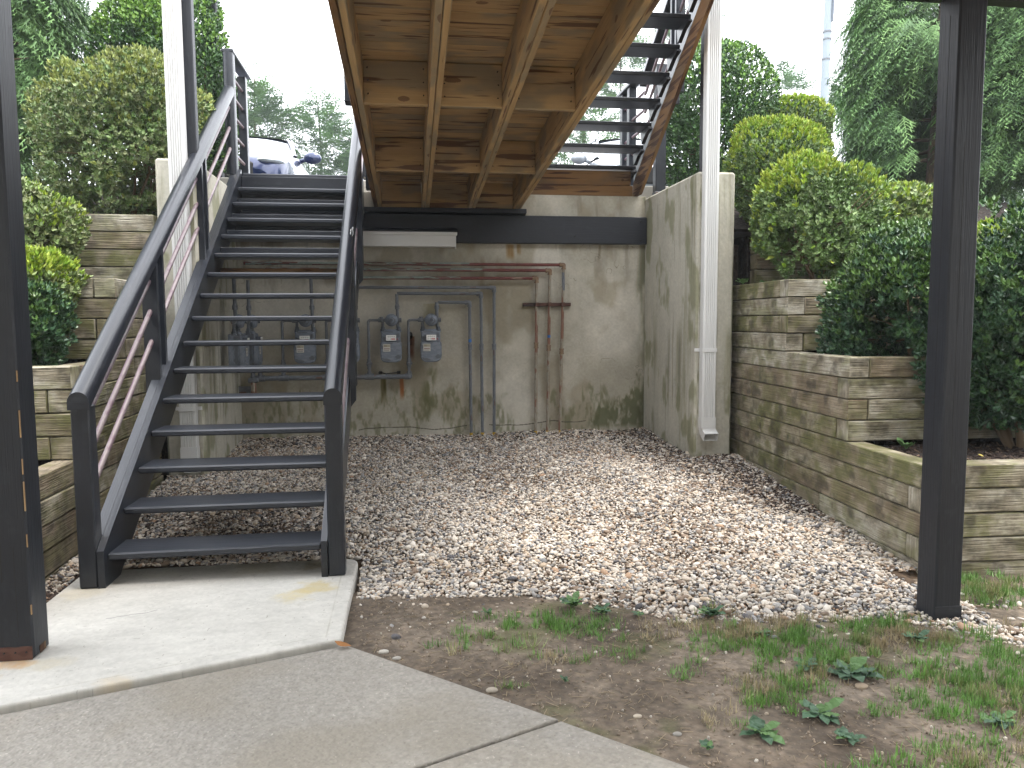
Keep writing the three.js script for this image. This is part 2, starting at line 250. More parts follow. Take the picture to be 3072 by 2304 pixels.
// pipes and metal
const pipeTex = (s, base, flake, rust, amt) => tex(256, 64, (u, v) => { const f = fbm(u * 10, v * 4, 4, s, 10, 4), g = fbm(u * 40, v * 12, 3, s + 5, 40, 12); let o = mixc(base, flake, sst(0.45, 0.65, g)); return mixc(o, rust, sst(0.62 - amt, 0.68 - amt, f) * 0.85); }, true, [1 / 1.4, 1 / 0.22]);
M.pipeGrey = std({ map: pipeTex(911, [98, 102, 108], [112, 115, 120], [96, 62, 44], -0.06), roughness: 0.55 });
M.pipeRust = std({ map: pipeTex(921, [146, 140, 126], [134, 120, 102], [122, 82, 64], 0.06), roughness: 0.75 });
M.pipeRed = std({ map: pipeTex(931, [112, 62, 56], [98, 52, 48], [140, 118, 104], -0.02), roughness: 0.75 });
M.pipePale = std({ map: pipeTex(941, [120, 132, 126], [142, 148, 140], [98, 56, 46], 0.03), roughness: 0.7 });
M.fitting = std({ map: pipeTex(951, [134, 112, 88], [116, 92, 74], [98, 58, 42], 0.1), roughness: 0.75 });
M.rustIron = std({ map: pipeTex(961, [78, 50, 42], [92, 64, 54], [52, 42, 40], 0.1), roughness: 0.85 });
M.blackIron = std({ color: 0x1d1c1b, roughness: 0.7 });
M.yellow = std({ color: 0xb9962c, roughness: 0.8 });
M.blueTape = std({ color: 0x2a62a8, roughness: 0.6 });
M.meter = std({ map: pipeTex(971, [112, 120, 132], [126, 132, 142], [88, 92, 98], 0.0), roughness: 0.5 });
M.meterDark = std({ color: 0x565c64, roughness: 0.55 });
M.white = std({ map: tex(256, 256, (u, v) => { const f = fbm(u * 6, v * 6, 4, 981, 6, 6), st = fbm(u * 30, v * 3, 3, 983, 30, 3); const k = 214 - 8 * f; return [k, k, k * 0.99]; }), roughness: 0.45 });
M.dull = std({ color: 0x3a2f2a, roughness: 0.9 });
M.rail = std({ map: tex(256, 64, (u, v) => { const f = fbm(u * 12, v * 4, 4, 991, 12, 4); return mixc([100, 80, 89], [122, 111, 112], sst(0.35, 0.7, f)); }, true, [1, 5]), roughness: 0.42, metalness: 0.15 });
M.bark = std({ map: tex(256, 256, (u, v) => { const f = fbm(u * 8, v * 30, 4, 995, 8, 30); const k = 0.5 + f * 0.8; return [92 * k, 78 * k, 62 * k]; }, true, [2, 2]), roughness: 0.95 });
M.twig = std({ color: 0x6b5a45, roughness: 0.95 });
function planarUV(g, f) { const p = g.attributes.position, uv = g.attributes.uv; for (let i = 0; i < p.count; i++) uv.setXY(i, ...f(p.getX(i), p.getY(i), p.getZ(i))); return g; }
const wingUV = (g, o) => { const n = g.attributes.normal; const p = g.attributes.position, uv = g.attributes.uv; for (let i = 0; i < p.count; i++) { const side = Math.abs(n.getX(i)) > 0.6; uv.setXY(i, ((side ? p.getZ(i) + 8.7 : Math.abs(p.getX(i)) - 1.7 + o) / 2), (p.getY(i) + 0.32) / 3.25); } return g; };
// ---------------------------------------------------------------- ground, slabs, gravel bed
const gravelEdge = (x) => { const P = [[-2.3, -4.2], [-0.3, -4.08], [0.6, -3.9], [1.66, -3.5], [2.5, -3.37], [2.78, -3.0], [3.3, -2.72]]; for (let i = 0; i + 1 < P.length; i++) if (x <= P[i + 1][0]) return lerp(P[i][1], P[i + 1][1], clamp((x - P[i][0]) / (P[i + 1][0] - P[i][0]))); return -2.72; };
const gravelY = (x, z) => -0.03 + 0.235 * clamp((-z - 4.3) / 4.1) + 0.05 * (fbm(x * 1.3 + 9, z * 1.3, 3, 21) - 0.5) + 0.022 * (fbm(x * 5, z * 5, 3, 23) - 0.5) + 0.03 * sst(2.5, 3.0, x) * sst(-5, -7, z);
const soilY = (x, z) => -0.045 + 0.035 * (fbm(x * 0.9 + 4, z * 0.9, 3, 31) - 0.5) + 0.014 * (fbm(x * 6, z * 6, 3, 33) - 0.5);
function gridSheet(xs, zs, hf) {
  const pos = [], uv = [], idx = [];
  for (const z of zs) for (const x of xs) { pos.push(x, hf(x, z), z); uv.push(x, z); }
  const n = xs.length; for (let j = 0; j + 1 < zs.length; j++) for (let i = 0; i + 1 < n; i++) { const a = j * n + i; idx.push(a, a + n, a + 1, a + 1, a + n, a + n + 1); }
  const g = new THREE.BufferGeometry(); g.setAttribute('position', new THREE.Float32BufferAttribute(pos, 3)); g.setAttribute('uv', new THREE.Float32BufferAttribute(uv, 2)); g.setIndex(idx); g.computeVertexNormals(); return g;
}
const range = (a, b, s) => { const r = []; for (let x = a; x < b - 1e-6; x += s) r.push(x); r.push(b); return r; };
solo('ground', gridSheet([-150, -60, -20, -8, ...range(-3, 5, 0.07), 8, 20, 60, 150], [-150, -60, -20, ...range(-8.6, -1.4, 0.07), 2, 8, 30, 150], (x, z) => (x > -3 && x < 5 && z > -8.6 && z < 0) ? soilY(x, z) - 0.05 * sst(gravelEdge(x) - 0.05, gravelEdge(x) - 0.3, z) : -0.09), M.soil, 'bare brown soil with thin patches of grass', 'ground', null, 'structure');
solo('gravel_bed', gridSheet(range(-2.06, 3.2, 0.07), range(-8.42, -2.7, 0.07), (x, z) => { const e = gravelEdge(x); const d = e - z; let y = lerp(soilY(x, z) - 0.012, gravelY(x, z) - 0.012, sst(0, 0.5, d)); if (d < 0.02) y -= 0.03; if (x > -1.95 && x < -0.29 && z > -4.71) y = -0.12; if (x > 2.95 && z > -4.06 && z < -3.3) y -= 0.05; return y; }), M.gravelBed, 'dark earth showing between the gravel stones', 'gravel bed', null, 'structure');
function slabGeo(pts, yTop, th, bev) {
  const s = new THREE.Shape(pts.map(([x, z]) => new THREE.Vector2(x, -z)));
  const g = new THREE.ExtrudeGeometry(s, { depth: th - 2 * bev, bevelEnabled: true, bevelThickness: bev, bevelSize: bev, bevelOffset: -bev, bevelSegments: 3 });
  g.rotateX(-Math.PI / 2); g.translate(0, yTop - th + bev, 0); return g;
}
{
  const r = 0.09, cx = -0.306 - r, cz = -4.69 + r, arc = []; for (let i = 0; i <= 5; i++) { const a = -Math.PI / 2 + i / 5 * Math.PI / 2; arc.push([cx + r * Math.cos(a), cz + r * Math.sin(a)]); }
  const pad = [[-1.9, -4.69], ...arc, [-0.313, -3.472], [-1.9, -2.932]];
  solo('concrete_pad', planarUV(slabGeo(pad, 0, 0.14, 0.014), (x, y, z) => [(x + 1.95) / 1.7, (z + 4.75) / 1.85]), M.slab, 'pale newly cast concrete pad under the foot of the stairs', 'slab', null, 'structure');
}
solo('sidewalk', slabGeo([[-0.288, -3.452], [0.546, -2.667], [-2.6, -1.327], [-2.6, -2.665]], -0.022, 0.12, 0.008), M.walk, 'grey brown sidewalk panel meeting the pale pad', 'sidewalk', null, 'structure');
solo('sidewalk', slabGeo([[0.556, -2.656], [3.0, -0.3], [2, 1.5], [-2.6, 1.5], [-2.6, -1.315]], -0.024, 0.12, 0.008), M.walk, 'nearest sidewalk panel beyond the diagonal joint', 'sidewalk', null, 'structure');

// pebbles
{
  const R = rng(77), geos = [];
  for (let k = 0; k < 4; k++) {
    const g = new THREE.IcosahedronGeometry(1, 1), p = g.attributes.position, v = new THREE.Vector3();
    for (let i = 0; i < p.count; i++) { v.fromBufferAttribute(p, i).normalize(); const q = 0.78 + 0.44 * n3(v.x * 1.3 + k * 7, v.y * 1.3, v.z * 1.3, 90 + k); p.setXYZ(i, v.x * q * (1 + 0.12 * k), v.y * q * 0.62, v.z * q); }
    g.computeVertexNormals(); geos.push(g.index ? g : g);
  }
  const smooth = geos.map((g) => { const p = g.attributes.position, n = g.attributes.normal, v = new THREE.Vector3(); for (let i = 0; i < p.count; i++) { v.fromBufferAttribute(p, i); v.y *= 2.2; v.normalize(); n.setXYZ(i, v.x, v.y, v.z); } return g; });
  const pal = [[0.6, 0.56, 0.5], [0.67, 0.64, 0.59], [0.5, 0.44, 0.37], [0.46, 0.38, 0.29], [0.36, 0.25, 0.17], [0.33, 0.33, 0.33], [0.22, 0.23, 0.24], [0.1, 0.1, 0.11], [0.22, 0.17, 0.13], [0.56, 0.5, 0.43], [0.44, 0.42, 0.39]];
  const wts = [18, 16, 11, 7, 3, 12, 8, 6, 8, 10, 10]; const tot = wts.reduce((a, b) => a + b);
  const lists = geos.map(() => []); const q = new THREE.Quaternion(), e = new THREE.Euler(), m = new THREE.Matrix4(), s = new THREE.Vector3(), t = new THREE.Vector3();
  const sp = 0.0158;
  for (let z = -8.39; z < -2.75; z += sp) for (let x = -2.05; x < 3.18; x += sp) {
    const px = x + (R() - 0.5) * sp * 1.5, pz = z + (R() - 0.5) * sp * 1.5;
    if (px > 2.73 && pz < -6.86) continue; if (px < -1.75 && pz < -6.9) continue;
    if (px < -2.06 || px > 3.04 + (-4.03 - pz) * 0.05 && pz < -4.0) continue;
    if (px > -1.93 && px < -0.285 && pz > -4.715) continue; if (px < -0.3 && pz > -4.3) { if (px > -1.93 || pz > -3.4) continue; }
    const ed = gravelEdge(px) + 0.16 * (fbm(px * 3, pz * 3, 3, 41) - 0.5) * 2;
    if (pz > ed) { if (R() > 0.035 * Math.exp(-(pz - ed) * 5)) continue; }
    if (px > 2.82 && pz < -3.5 && pz > -4.03 && R() > 0.04) continue;
    if (px > 2.9 && pz < -3.2 - (px - 2.9) * -0.5 && pz > -4.03 && R() > 0.1) continue;
    const dirt = fbm(px * 1.1, pz * 1.1, 3, 51) + 0.1 * sst(-5.6, -8, pz);
    if (R() < 0.08 + 0.16 * sst(0.55, 0.8, dirt)) continue;
    const big = R(); const r = (0.0055 + 0.0068 * big * big * big) * (big > 0.985 ? 1.5 : 1) * (pz > -5 ? 1.08 : 1);
    const y = r * (R() < 0.015 ? 0.4 : 0) + lerp(soilY(px, pz) - 0.002, gravelY(px, pz), sst(0, 0.5, gravelEdge(px) - pz)) + r * 0.2 + (R() < 0.3 ? R() * 0.012 : 0);
    e.set((R() - 0.5) * 1.1, R() * 6.28, (R() - 0.5) * 1.1); q.setFromEuler(e); s.set(r * (0.9 + 0.6 * R()), r * (0.85 + 0.5 * R()), r); t.set(px, y, pz); m.compose(t, q, s);
    let w = R() * tot, c = 0; while (w > wts[c]) { w -= wts[c]; c++; }
    if (c < 2 && R() < sst(0.45, 0.7, dirt) * 0.6) c = 8;
    const k = 0.85 + 0.3 * R(); lists[Math.floor(R() * 4)].push([m.clone(), [pal[c][0] * k * 1.06, pal[c][1] * k * 1.02, pal[c][2] * k * 0.98]]);
  }
  const g = new THREE.Group(); g.name = 'gravel'; scene.add(g); tag(g, 'loose river pebbles in white, tan and grey', 'gravel', null, 'stuff');
  const mat = std({ roughness: 0.75, color: 0xffffff }), col = new THREE.Color();
  lists.forEach((l, i) => { const im = new THREE.InstancedMesh(smooth[i], mat, l.length); im.name = 'pebbles'; im.userData.kind = 'stuff'; l.forEach(([mm, c], k) => { im.setMatrixAt(k, mm); im.setColorAt(k, col.setRGB(...c)); }); shadow(im); g.add(im); });
}

// ---------------------------------------------------------------- concrete walls
solo('concrete_wall', planarUV(bx(-1.752, 2.742, -0.3, 2.862, -8.66, -8.4, 0.008), (x, y) => [(x - WX0) / (WX1 - WX0), y / WH]), M.wall, 'stained concrete back wall carrying the gas meters', 'wall');
solo('concrete_wing_wall', wingUV(bx(2.738, 3.108, -0.3, 2.845, -8.66, -6.85, 0.02, 2), 0), M.wing, 'streaked concrete wing wall behind the right white downspout', 'wall');
solo('concrete_wing_wall', wingUV(bx(-2.07, -1.748, -0.3, 2.86, -8.66, -6.88, 0.02, 2), 0.4), M.wing, 'concrete wing wall behind the left stairs and downspout', 'wall');

// ---------------------------------------------------------------- terraced timber walls
function tier(label, origin, turn, sg, corner, y0, rows, sideLen, retLen, seed) {
  const g = thing('timber_retaining_wall', label, 'retaining wall', origin, turn, 'terraced timber walls'); const R = rng(seed), T = 0.15;
  const run = (len, from, put) => { let a = from; while (a < len - 0.05) { let L = 1.0 + R() * 1.5; if (len - a - L < 0.5) L = len - a; put(a, Math.min(a + L, len)); a += L + 0.003; } };
  for (let r = 0; r < rows; r++) {
    const y = y0 + r * T, full = (r + seed) % 2 === 0, jit = () => (R() - 0.5) * 0.012, off = () => [R() * 2.4, R() * 0.6];
    const mat = () => M.timber[Math.floor(R() * M.timber.length)];
    if (sideLen > 0) run(sideLen, full ? 0 : T + 0.002, (a, b) => part('timber', cbox(T, T - 0.007, b - a - 0.004, 0.006, 2, off()), mat(), g, [sg * (corner[0] + T / 2) + jit(), y + T / 2, corner[1] - (a + b) / 2], [0, (R() - 0.5) * 0.004, (R() - 0.5) * 0.02]));
    run(retLen, sideLen > 0 ? (full ? T + 0.002 : 0) : 0, (a, b) => part('timber', cbox(b - a - 0.004, T - 0.007, T, 0.006, 0, off()), mat(), g, [sg * (corner[0] + (a + b) / 2), y + T / 2, corner[1] - T / 2 + jit()], [(R() - 0.5) * 0.02, (R() - 0.5) * 0.004, 0]));
  }
}
const OR = [3.04, 0, -4.03], TR = -0.05, OL = [-2.068, 0, -3.9], TL = 0.012;
tier('lowest mossy timber terrace wall behind the right black post', OR, TR, 1, [0, 0], -0.15, 5, 3.1, 2.4, 500);
tier('second mossy timber terrace wall with the glossy holly overhanging', OR, TR, 1, [0.004, -0.87], 0.6, 4, 2.22, 2.4, 511);
tier('third weathered timber terrace wall below the round azalea', OR, TR, 1, [0.008, -1.86], 1.2, 4, 1.22, 2.6, 522);
tier('top timber terrace wall in shade behind the round azalea', OR, TR, 1, [0.2, -2.96], 1.8, 4, 0, 3.6, 533);
tier('lowest timber terrace wall beside the left stair newel', OL, TL, -1, [0, 0], -0.15, 5, 2.96, 1.6, 541);
tier('second timber terrace wall behind the left stair newel', OL, TL, -1, [0.004, -1.2], 0.6, 4, 1.76, 1.8, 552);
tier('third bleached timber terrace wall behind the left handrail', OL, TL, -1, [0.008, -2.05], 1.2, 4, 0.9, 2.0, 563);
tier('top timber terrace wall under the large left azalea', OL, TL, -1, [0.016, -3.08], 1.8, 4, 0, 2.6, 574);

// earth behind the timbers
{
  const fillR = [[3.24, 6.4, -0.2, 1.7, -8.6, -6.12], [3.22, 6.0, -0.2, 1.1, -6.12, -5.12], [3.2, 5.6, -0.2, 0.5, -5.12, -4.24], [3.4, 7.0, 1.7, 2.3, -8.6, -7.2], [3.112, 3.3, -0.2, 2.2, -8.6, -7.16]], fillL = [[-4.8, -2.25, -0.2, 1.7, -8.6, -6.16], [-4.6, -2.25, -0.2, 1.1, -6.16, -5.3], [-4.4, -2.25, -0.2, 0.5, -5.3, -4.1], [-5, -2.1, 1.7, 2.3, -8.6, -7.2], [-2.25, -2.075, -0.2, 2.2, -8.6, -7.05]];
  solo('earth_fill', merge(fillR.map((b) => bx(...b, 0.01))), M.mulch, 'dark earth behind the right terrace timbers', 'earth', null, 'structure'); solo('earth_fill', merge(fillL.map((b) => bx(...b, 0.01))), M.mulch, 'dark earth behind the left terrace timbers', 'earth', null, 'structure');
}
// planting beds
const bumpY = (x, z, s) => 0.05 * (fbm(x * 2.5, z * 2.5, 3, s) - 0.5);
const bed = (label, x0, x1, z0, z1, hf) => solo('mulch_bed', sheet(x0, x1, z0, z1, Math.max(6, Math.round((x1 - x0) / 0.15)), Math.max(5, Math.round((z1 - z0) / 0.15)), hf), M.mulch, label, 'mulch bed', null, 'structure');
bed('mulch bed on the lowest right terrace', 3.14, 5.6, -5.02, -4.1, (x, z) => 0.55 + bumpY(x, z, 61));
bed('mulch bed on the second right terrace', 3.16, 5.8, -6.02, -4.98, (x, z) => 1.15 + bumpY(x, z, 62));
bed('mulch bed on the third right terrace', 3.19, 6.6, -7.06, -5.98, (x, z) => 1.745 + bumpY(x, z, 63));
bed('sloping mulch bank above the right terraces', 3.11, 22, -9.6, -7.08, (x, z) => 2.35 + 0.67 * sst(-7.3, -9.4, z) + bumpY(x, z, 64));
bed('mulch bed on the lowest left terrace', -4.2, -2.15, -5.2, -4.0, (x, z) => 0.55 + bumpY(x, z, 65));
bed('mulch bed on the second left terrace', -4.4, -2.16, -6.05, -5.18, (x, z) => 1.15 + bumpY(x, z, 66));
bed('mulch bed on the third left terrace', -4.6, -2.17, -7.08, -6.02, (x, z) => 1.745 + bumpY(x, z, 67));
bed('sloping mulch bank above the left terraces', -22, -2.07, -9.6, -7.1, (x, z) => 2.35 + 0.67 * sst(-7.3, -9.4, z) + bumpY(x, z, 68));
// loose mulch chips
{
  const R = rng(99), g0 = cbox(1, 0.22, 0.32, 0.08, 0), L = [], m = new THREE.Matrix4(), q = new THREE.Quaternion(), e = new THREE.Euler();
  const fill = (x0, x1, z0, z1, n, hf) => { for (let i = 0; i < n; i++) { const x = lerp(x0, x1, R()), z = lerp(z0, z1, R()); const s = 0.02 + 0.035 * R(); e.set((R() - 0.5) * 0.9, R() * 6.3, (R() - 0.5) * 0.9); q.setFromEuler(e); m.compose(new THREE.Vector3(x, hf(x, z) + 0.008, z), q, new THREE.Vector3(s, s * 0.8, s * (0.5 + R()))); L.push(m.clone()); } };
  fill(3.16, 4.9, -4.92, -4.16, 1500, (x, z) => 0.55 + bumpY(x, z, 61)); fill(3.2, 4.8, -5.9, -5.06, 900, (x, z) => 1.15 + bumpY(x, z, 62)); fill(3.2, 5.4, -6.96, -6.06, 1200, (x, z) => 1.745 + bumpY(x, z, 63));
  fill(-3.2, -2.22, -5.06, -4.05, 900, (x, z) => 0.55 + bumpY(x, z, 65)); fill(-3.4, -2.22, -5.94, -5.3, 800, (x, z) => 1.15 + bumpY(x, z, 66)); fill(-3.6, -2.22, -6.96, -6.1, 800, (x, z) => 1.745 + bumpY(x, z, 67));
  fill(-2.05, -1.92, -5.4, -3.4, 900, (x, z) => soilY(x, z) + 0.005); fill(2.2, 2.74, -8.3, -6.2, 700, gravelY); fill(2.75, 3.1, -6.84, -5.2, 600, gravelY); fill(-1.7, 2.7, -8.38, -7.9, 900, gravelY); fill(-1.9, -0.4, -6, -4.75, 700, gravelY);
  const im = new THREE.InstancedMesh(g0, std({ roughness: 1 }), L.length), c = new THREE.Color(); L.forEach((mm, i) => { im.setMatrixAt(i, mm); const k = 0.5 + R(); const t = R(); im.setColorAt(i, t < 0.8 ? c.setRGB(0.042 * k, 0.028 * k, 0.022 * k) : c.setRGB(0.15 * k, 0.105 * k, 0.075 * k)); });
  im.name = 'mulch_chips'; shadow(im); scene.add(im); tag(im, 'loose dark bark chips scattered over beds and gravel', 'mulch', null, 'stuff');
}
// upper level
solo('upper_walkway', bx(-2.07, 3.11, 2.6, 3.03, -9.55, -8.664, 0.01), M.pave, 'concrete walkway at the top of the stairs', 'walkway', null, 'structure');
solo('parking_lot', sheet(-60, 60, -70, -9.5, 2, 2, () => 3.024), M.asphalt, 'asphalt parking lot beyond the stairs', 'parking lot', null, 'structure');
// ---------------------------------------------------------------- left staircase
function rebase(g, p) { g.position.set(...p); for (const c of g.children) { c.position.x -= p[0]; c.position.y -= p[1]; c.position.z -= p[2]; } }
const SL = 0.19 / 0.27, NL = (z) => 0.187 + SL * (-z - 4.393);
const RD = rng(4242), ro = () => [RD() * 1.2, RD() * 0.5];
function handrailGeo(cx, w, z0, z1, yf) {      // half-round top, vertical end cuts, sheared along the slope
  const s = [[-w / 2, 0], [w / 2, 0], [w / 2, 0.042]]; for (let i = 1; i < 9; i++) { const a = i / 9 * Math.PI; s.push([w / 2 * Math.cos(a), 0.042 + w * 0.5 * Math.sin(a)]); } s.push([-w / 2, 0.042]);
  const P = [], N = s.length, st = 10;
  const at = (k, z) => [cx + s[k][0], yf(z) + s[k][1], z];
  for (let j = 0; j < st; j++) { const a = lerp(z0, z1, j / st), b = lerp(z0, z1, (j + 1) / st); for (let k = 0; k < N; k++) { const l = (k + 1) % N; P.push(...at(k, a), ...at(l, a), ...at(l, b), ...at(k, a), ...at(l, b), ...at(k, b)); } }
  for (const [z, f] of [[z0, 1], [z1, 0]]) for (let k = 1; k + 1 < N; k++) f ? P.push(...at(0, z), ...at(k, z), ...at(k + 1, z)) : P.push(...at(0, z), ...at(k + 1, z), ...at(k, z));
  const g = finish(P, boxUV(P, 2, ro())); return toCreasedNormals(g, 0.7);
}
{
  const g = thing('staircase', 'charcoal painted wooden staircase with open risers and pipe railings', 'staircase');
  const str = (x0, x1, zf, up, dn) => prism([[zf, zf > -4.4 ? 0.001 : Math.max(0.05, NL(zf) + dn)], [zf, NL(zf) + up], [-8.42, NL(-8.42) + up], [-8.42, NL(-8.42) + dn], [-4.393 + (dn + 0.187) / SL, 0.001]], x0, x1, 'zy', 2, ro());
  part('stringer', str(-1.704, -1.667, -4.356, 0.05, -0.32), M.paint, g); part('stringer', str(-1.762, -1.707, -4.456, 0.046, -0.3), M.paint, g);
  part('stringer', str(-0.497, -0.461, -4.356, 0.05, -0.32), M.paint, g); part('stringer', str(-0.458, -0.404, -4.456, 0.046, -0.3), M.paint, g);
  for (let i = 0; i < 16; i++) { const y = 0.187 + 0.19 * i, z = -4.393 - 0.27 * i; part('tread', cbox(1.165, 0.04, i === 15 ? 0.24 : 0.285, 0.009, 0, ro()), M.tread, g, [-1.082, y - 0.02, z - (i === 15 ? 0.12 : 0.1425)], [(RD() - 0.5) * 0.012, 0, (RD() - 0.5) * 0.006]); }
  for (let i = 10; i < 15; i++) { const y = 0.187 + 0.19 * i, z = -4.393 - 0.27 * i; part('riser_board', bx(-1.664, -0.5, y + 0.002, y + 0.07, z - 0.28, z - 0.245, 0.004, 0, ro()), M.paint, g); }
  part('riser_board', bx(-1.664, -0.5, 2.625, 2.99, -8.396, -8.36, 0.004, 0, ro()), M.paint, g);
  part('cross_board', bx(-1.664, -0.5, 1.9, 1.965, -7.33, -7.29, 0.006, 0, ro()), M.rough, g);
  for (const [x0, x1, cx, w] of [[-1.803, -1.707, -1.752, 0.112], [-0.458, -0.362, -0.408, 0.104]]) {
    part('newel_post', bx(x0, x1, 0.002, 1.022, -4.454, -4.358, 0.007, 1, ro()), M.paint, g);
    part('handrail', handrailGeo(cx, w, -4.338, -8.33, (z) => NL(z) + 0.852), M.paint, g);
    for (const z of [-5.6, -5.74, -6.94, -7.08]) {
      const yb = NL(z) - 0.19, yt = NL(z) + 0.85, s = x0 < -1 ? -1 : 1, xi = s < 0 ? -1.7 : -0.456, xo = xi + s * 0.1;
      part('baluster_post', prism([[xi, NL(z) + 0.02], [xi, yt], [xo, yt], [xo, yb + 0.05], [xo - s * 0.04, yb], [lerp(xi, xo, 0.62), yb], [lerp(xi, xo, 0.62), NL(z) + 0.02]], z - 0.02, z + 0.02, 'xy', 1, ro()), M.paint, g);
    }
    for (const [za, zb] of [[-4.44, -5.595], [-5.745, -6.935], [-7.085, -8.33]]) for (const h of [0.31, 0.52, 0.73]) part('pipe_rail', cyl([cx, NL(za) + h, za], [cx, NL(zb) + h, zb], 0.0165, 0.0165, 12), M.rail, g);
    // upper newel: half-round front, then the level guard of the landing
    const pr = []; for (let i = 0; i <= 8; i++) { const a = Math.PI * i / 8; pr.push([cx + 0.052 * Math.cos(a), -8.36 + 0.05 * Math.sin(a)]); } pr.push([cx - 0.052, -8.44], [cx + 0.052, -8.44]);
    part('upper_newel', toCreasedNormals(prism(pr, 3.0, 4.235, 'xz', 1, ro()), 0.7), M.paint, g);
    part('landing_post', bx(cx - 0.045, cx + 0.045, 3.03, 4.2, -9.1, -9.0, 0.006, 1, ro()), M.paint, g);
    part('landing_rail', bx(cx - 0.06, cx + 0.06, 4.238, 4.275, -9.25, -8.34, 0.008, 2, ro()), M.paint, g);
    for (let k = 0; k < 5; k++) part('pipe_rail', cyl([cx, 3.24 + 0.2 * k, -8.43], [cx, 3.24 + 0.2 * k, -9.02], 0.0165, 0.0165, 10), M.rail, g);
  }
  { // chalked figure on the right handrail
    const on = (a, z) => [-0.408 + 0.0535 * Math.cos(a), NL(z) + 0.894 + 0.0535 * Math.sin(a), z], L = (l) => tubeG(l.map(([a, z]) => on(a, z)), 0.0014, 0.0014, 5);
    part('chalk_mark', merge([L([[1.15, -5.8], [1.0, -5.87]]), L([[1.12, -5.86], [1.03, -5.79]]), L([[0.68, -5.89], [0.86, -5.9], [0.84, -5.86], [0.7, -5.85], [0.66, -5.82], [0.82, -5.79]])]), M.white, g);
  }
  rebase(g, [-1.08, 0, -4.4]);
}

// ---------------------------------------------------------------- footbridge overhead
const ledger = thing('ledger_beam', 'dark painted beam bolted along the concrete back wall', 'beam');
part('beam', bx(-1.74, 2.73, 2.318, 2.62, -8.398, -8.32, 0.006, 0, ro()), M.paintRough, ledger);
for (const [x, y] of [[2.66, 2.57], [2.66, 2.36], [1.3, 2.55], [0.75, 2.36], [1.9, 2.4]]) part('bolt', cyl([x, y, -8.325], [x, y, -8.308], 0.012, 0.01, 6), M.blackIron, ledger);
rebase(ledger, [0.5, 2.318, -8.36]);
{
  const g = thing('footbridge', 'unpainted wooden footbridge overhead with doubled joists and blocking', 'footbridge', [0, 2.68, -8.3]);
  g.rotation.set(-0.0673, -0.008, 0);
  const R = rng(808), A = [-0.254, 0.25, 0.746, 1.245], dm = () => M.deck[Math.floor(R() * 3)], o = () => [R() * 2.4, R() * 0.6], L = 5.55;
  A.forEach((a, k) => { for (const s of [-1, 1]) { const outer = (k === 0 && s < 0); part('joist', bx(Math.min(a + s * 0.002, a + s * 0.041), Math.max(a + s * 0.002, a + s * 0.041), outer ? -0.004 : (R() - 0.5) * 0.006, 0.288, -0.06, L, 0.004, 2, o()), outer ? M.rough : M.deck[k === 2 ? 1 : Math.floor(R() * 2)], g); } });
  for (const [z, dz] of [[0.0, 0.04], [1.5, 0.04], [3.15, 0.04], [4.75, 0.04]]) for (let k = 0; k < 3; k++) part('blocking', bx(A[k] + 0.043, A[k + 1] - 0.043, 0.002 + (R() - 0.5) * 0.006, 0.285, z - dz + (R() - 0.5) * 0.01, z, 0.003, 0, o()), z < 2 ? M.deck[2] : M.deck[Math.floor(R() * 2)], g);
  for (let z = -0.09; z < L; z += 0.146) part('deck_board', bx(-0.325, 1.315, 0.291 + R() * 0.002, 0.33, z, z + 0.14, 0.004, 0, o()), dm(), g);
  // screw heads on the blocking
  for (const [z, ys] of [[3.15, [0.06, 0.15, 0.24]], [1.5, [0.06, 0.2]]]) for (let k = 0; k < 3; k++) for (const x of [A[k] + 0.07, A[k + 1] - 0.07]) for (const y of ys) part('screw', cyl([x + (R() - 0.5) * 0.01, y + (R() - 0.5) * 0.02, z - 0.002], [x, y, z + 0.004], 0.005, 0.004, 6), M.dull, g);
  for (const z of [0.6, 3.0, 5.0]) { part('guard_post', bx(-0.345, -0.297, 0.045, 1.32, z - 0.045, z + 0.045, 0.006, 1), M.paint, g); part('guard_post', bx(1.288, 1.38, 0.3, 1.32, z - 0.045, z + 0.045, 0.006, 1), M.paint, g); }
  for (const x of [-0.32, 1.335]) part('guard_rail', bx(x - 0.05, x + 0.05, 1.322, 1.36, 0.2, L, 0.008, 2), M.paint, g);
  part('sill_plate', bx(-0.4, 1.345, -0.052, -0.002, -0.09, 0.045, 0.004, 0), M.paintRough, g);
}
{ // white boxed gutter under the ledger
  const g = thing('white_gutter', 'short white boxed gutter under a black cover below the footbridge', 'gutter');
  part('front_panel', bx(-0.62, 0.565, 2.258, 2.4, -8.17, -8.15, 0.003), M.white, g); part('top_lip', bx(-0.62, 0.577, 2.376, 2.417, -8.19, -8.138, 0.004), M.white, g);
  part('end_panel', bx(0.55, 0.566, 2.258, 2.4, -8.316, -8.172, 0.003), M.white, g); part('bottom_panel', bx(-0.62, 0.548, 2.262, 2.275, -8.316, -8.172, 0.002), M.white, g);
  part('drip_tip', bx(0.552, 0.566, 2.235, 2.257, -8.166, -8.152, 0.003), M.white, g);
  const c = part('cover', bx(-0.62, 0.58, -0.006, 0.006, -0.1, 0.1, 0.003), M.paintRough, g, [0, 2.44, -8.225], [0.25, 0, 0]);
  rebase(g, [0, 2.258, -8.23]);
}

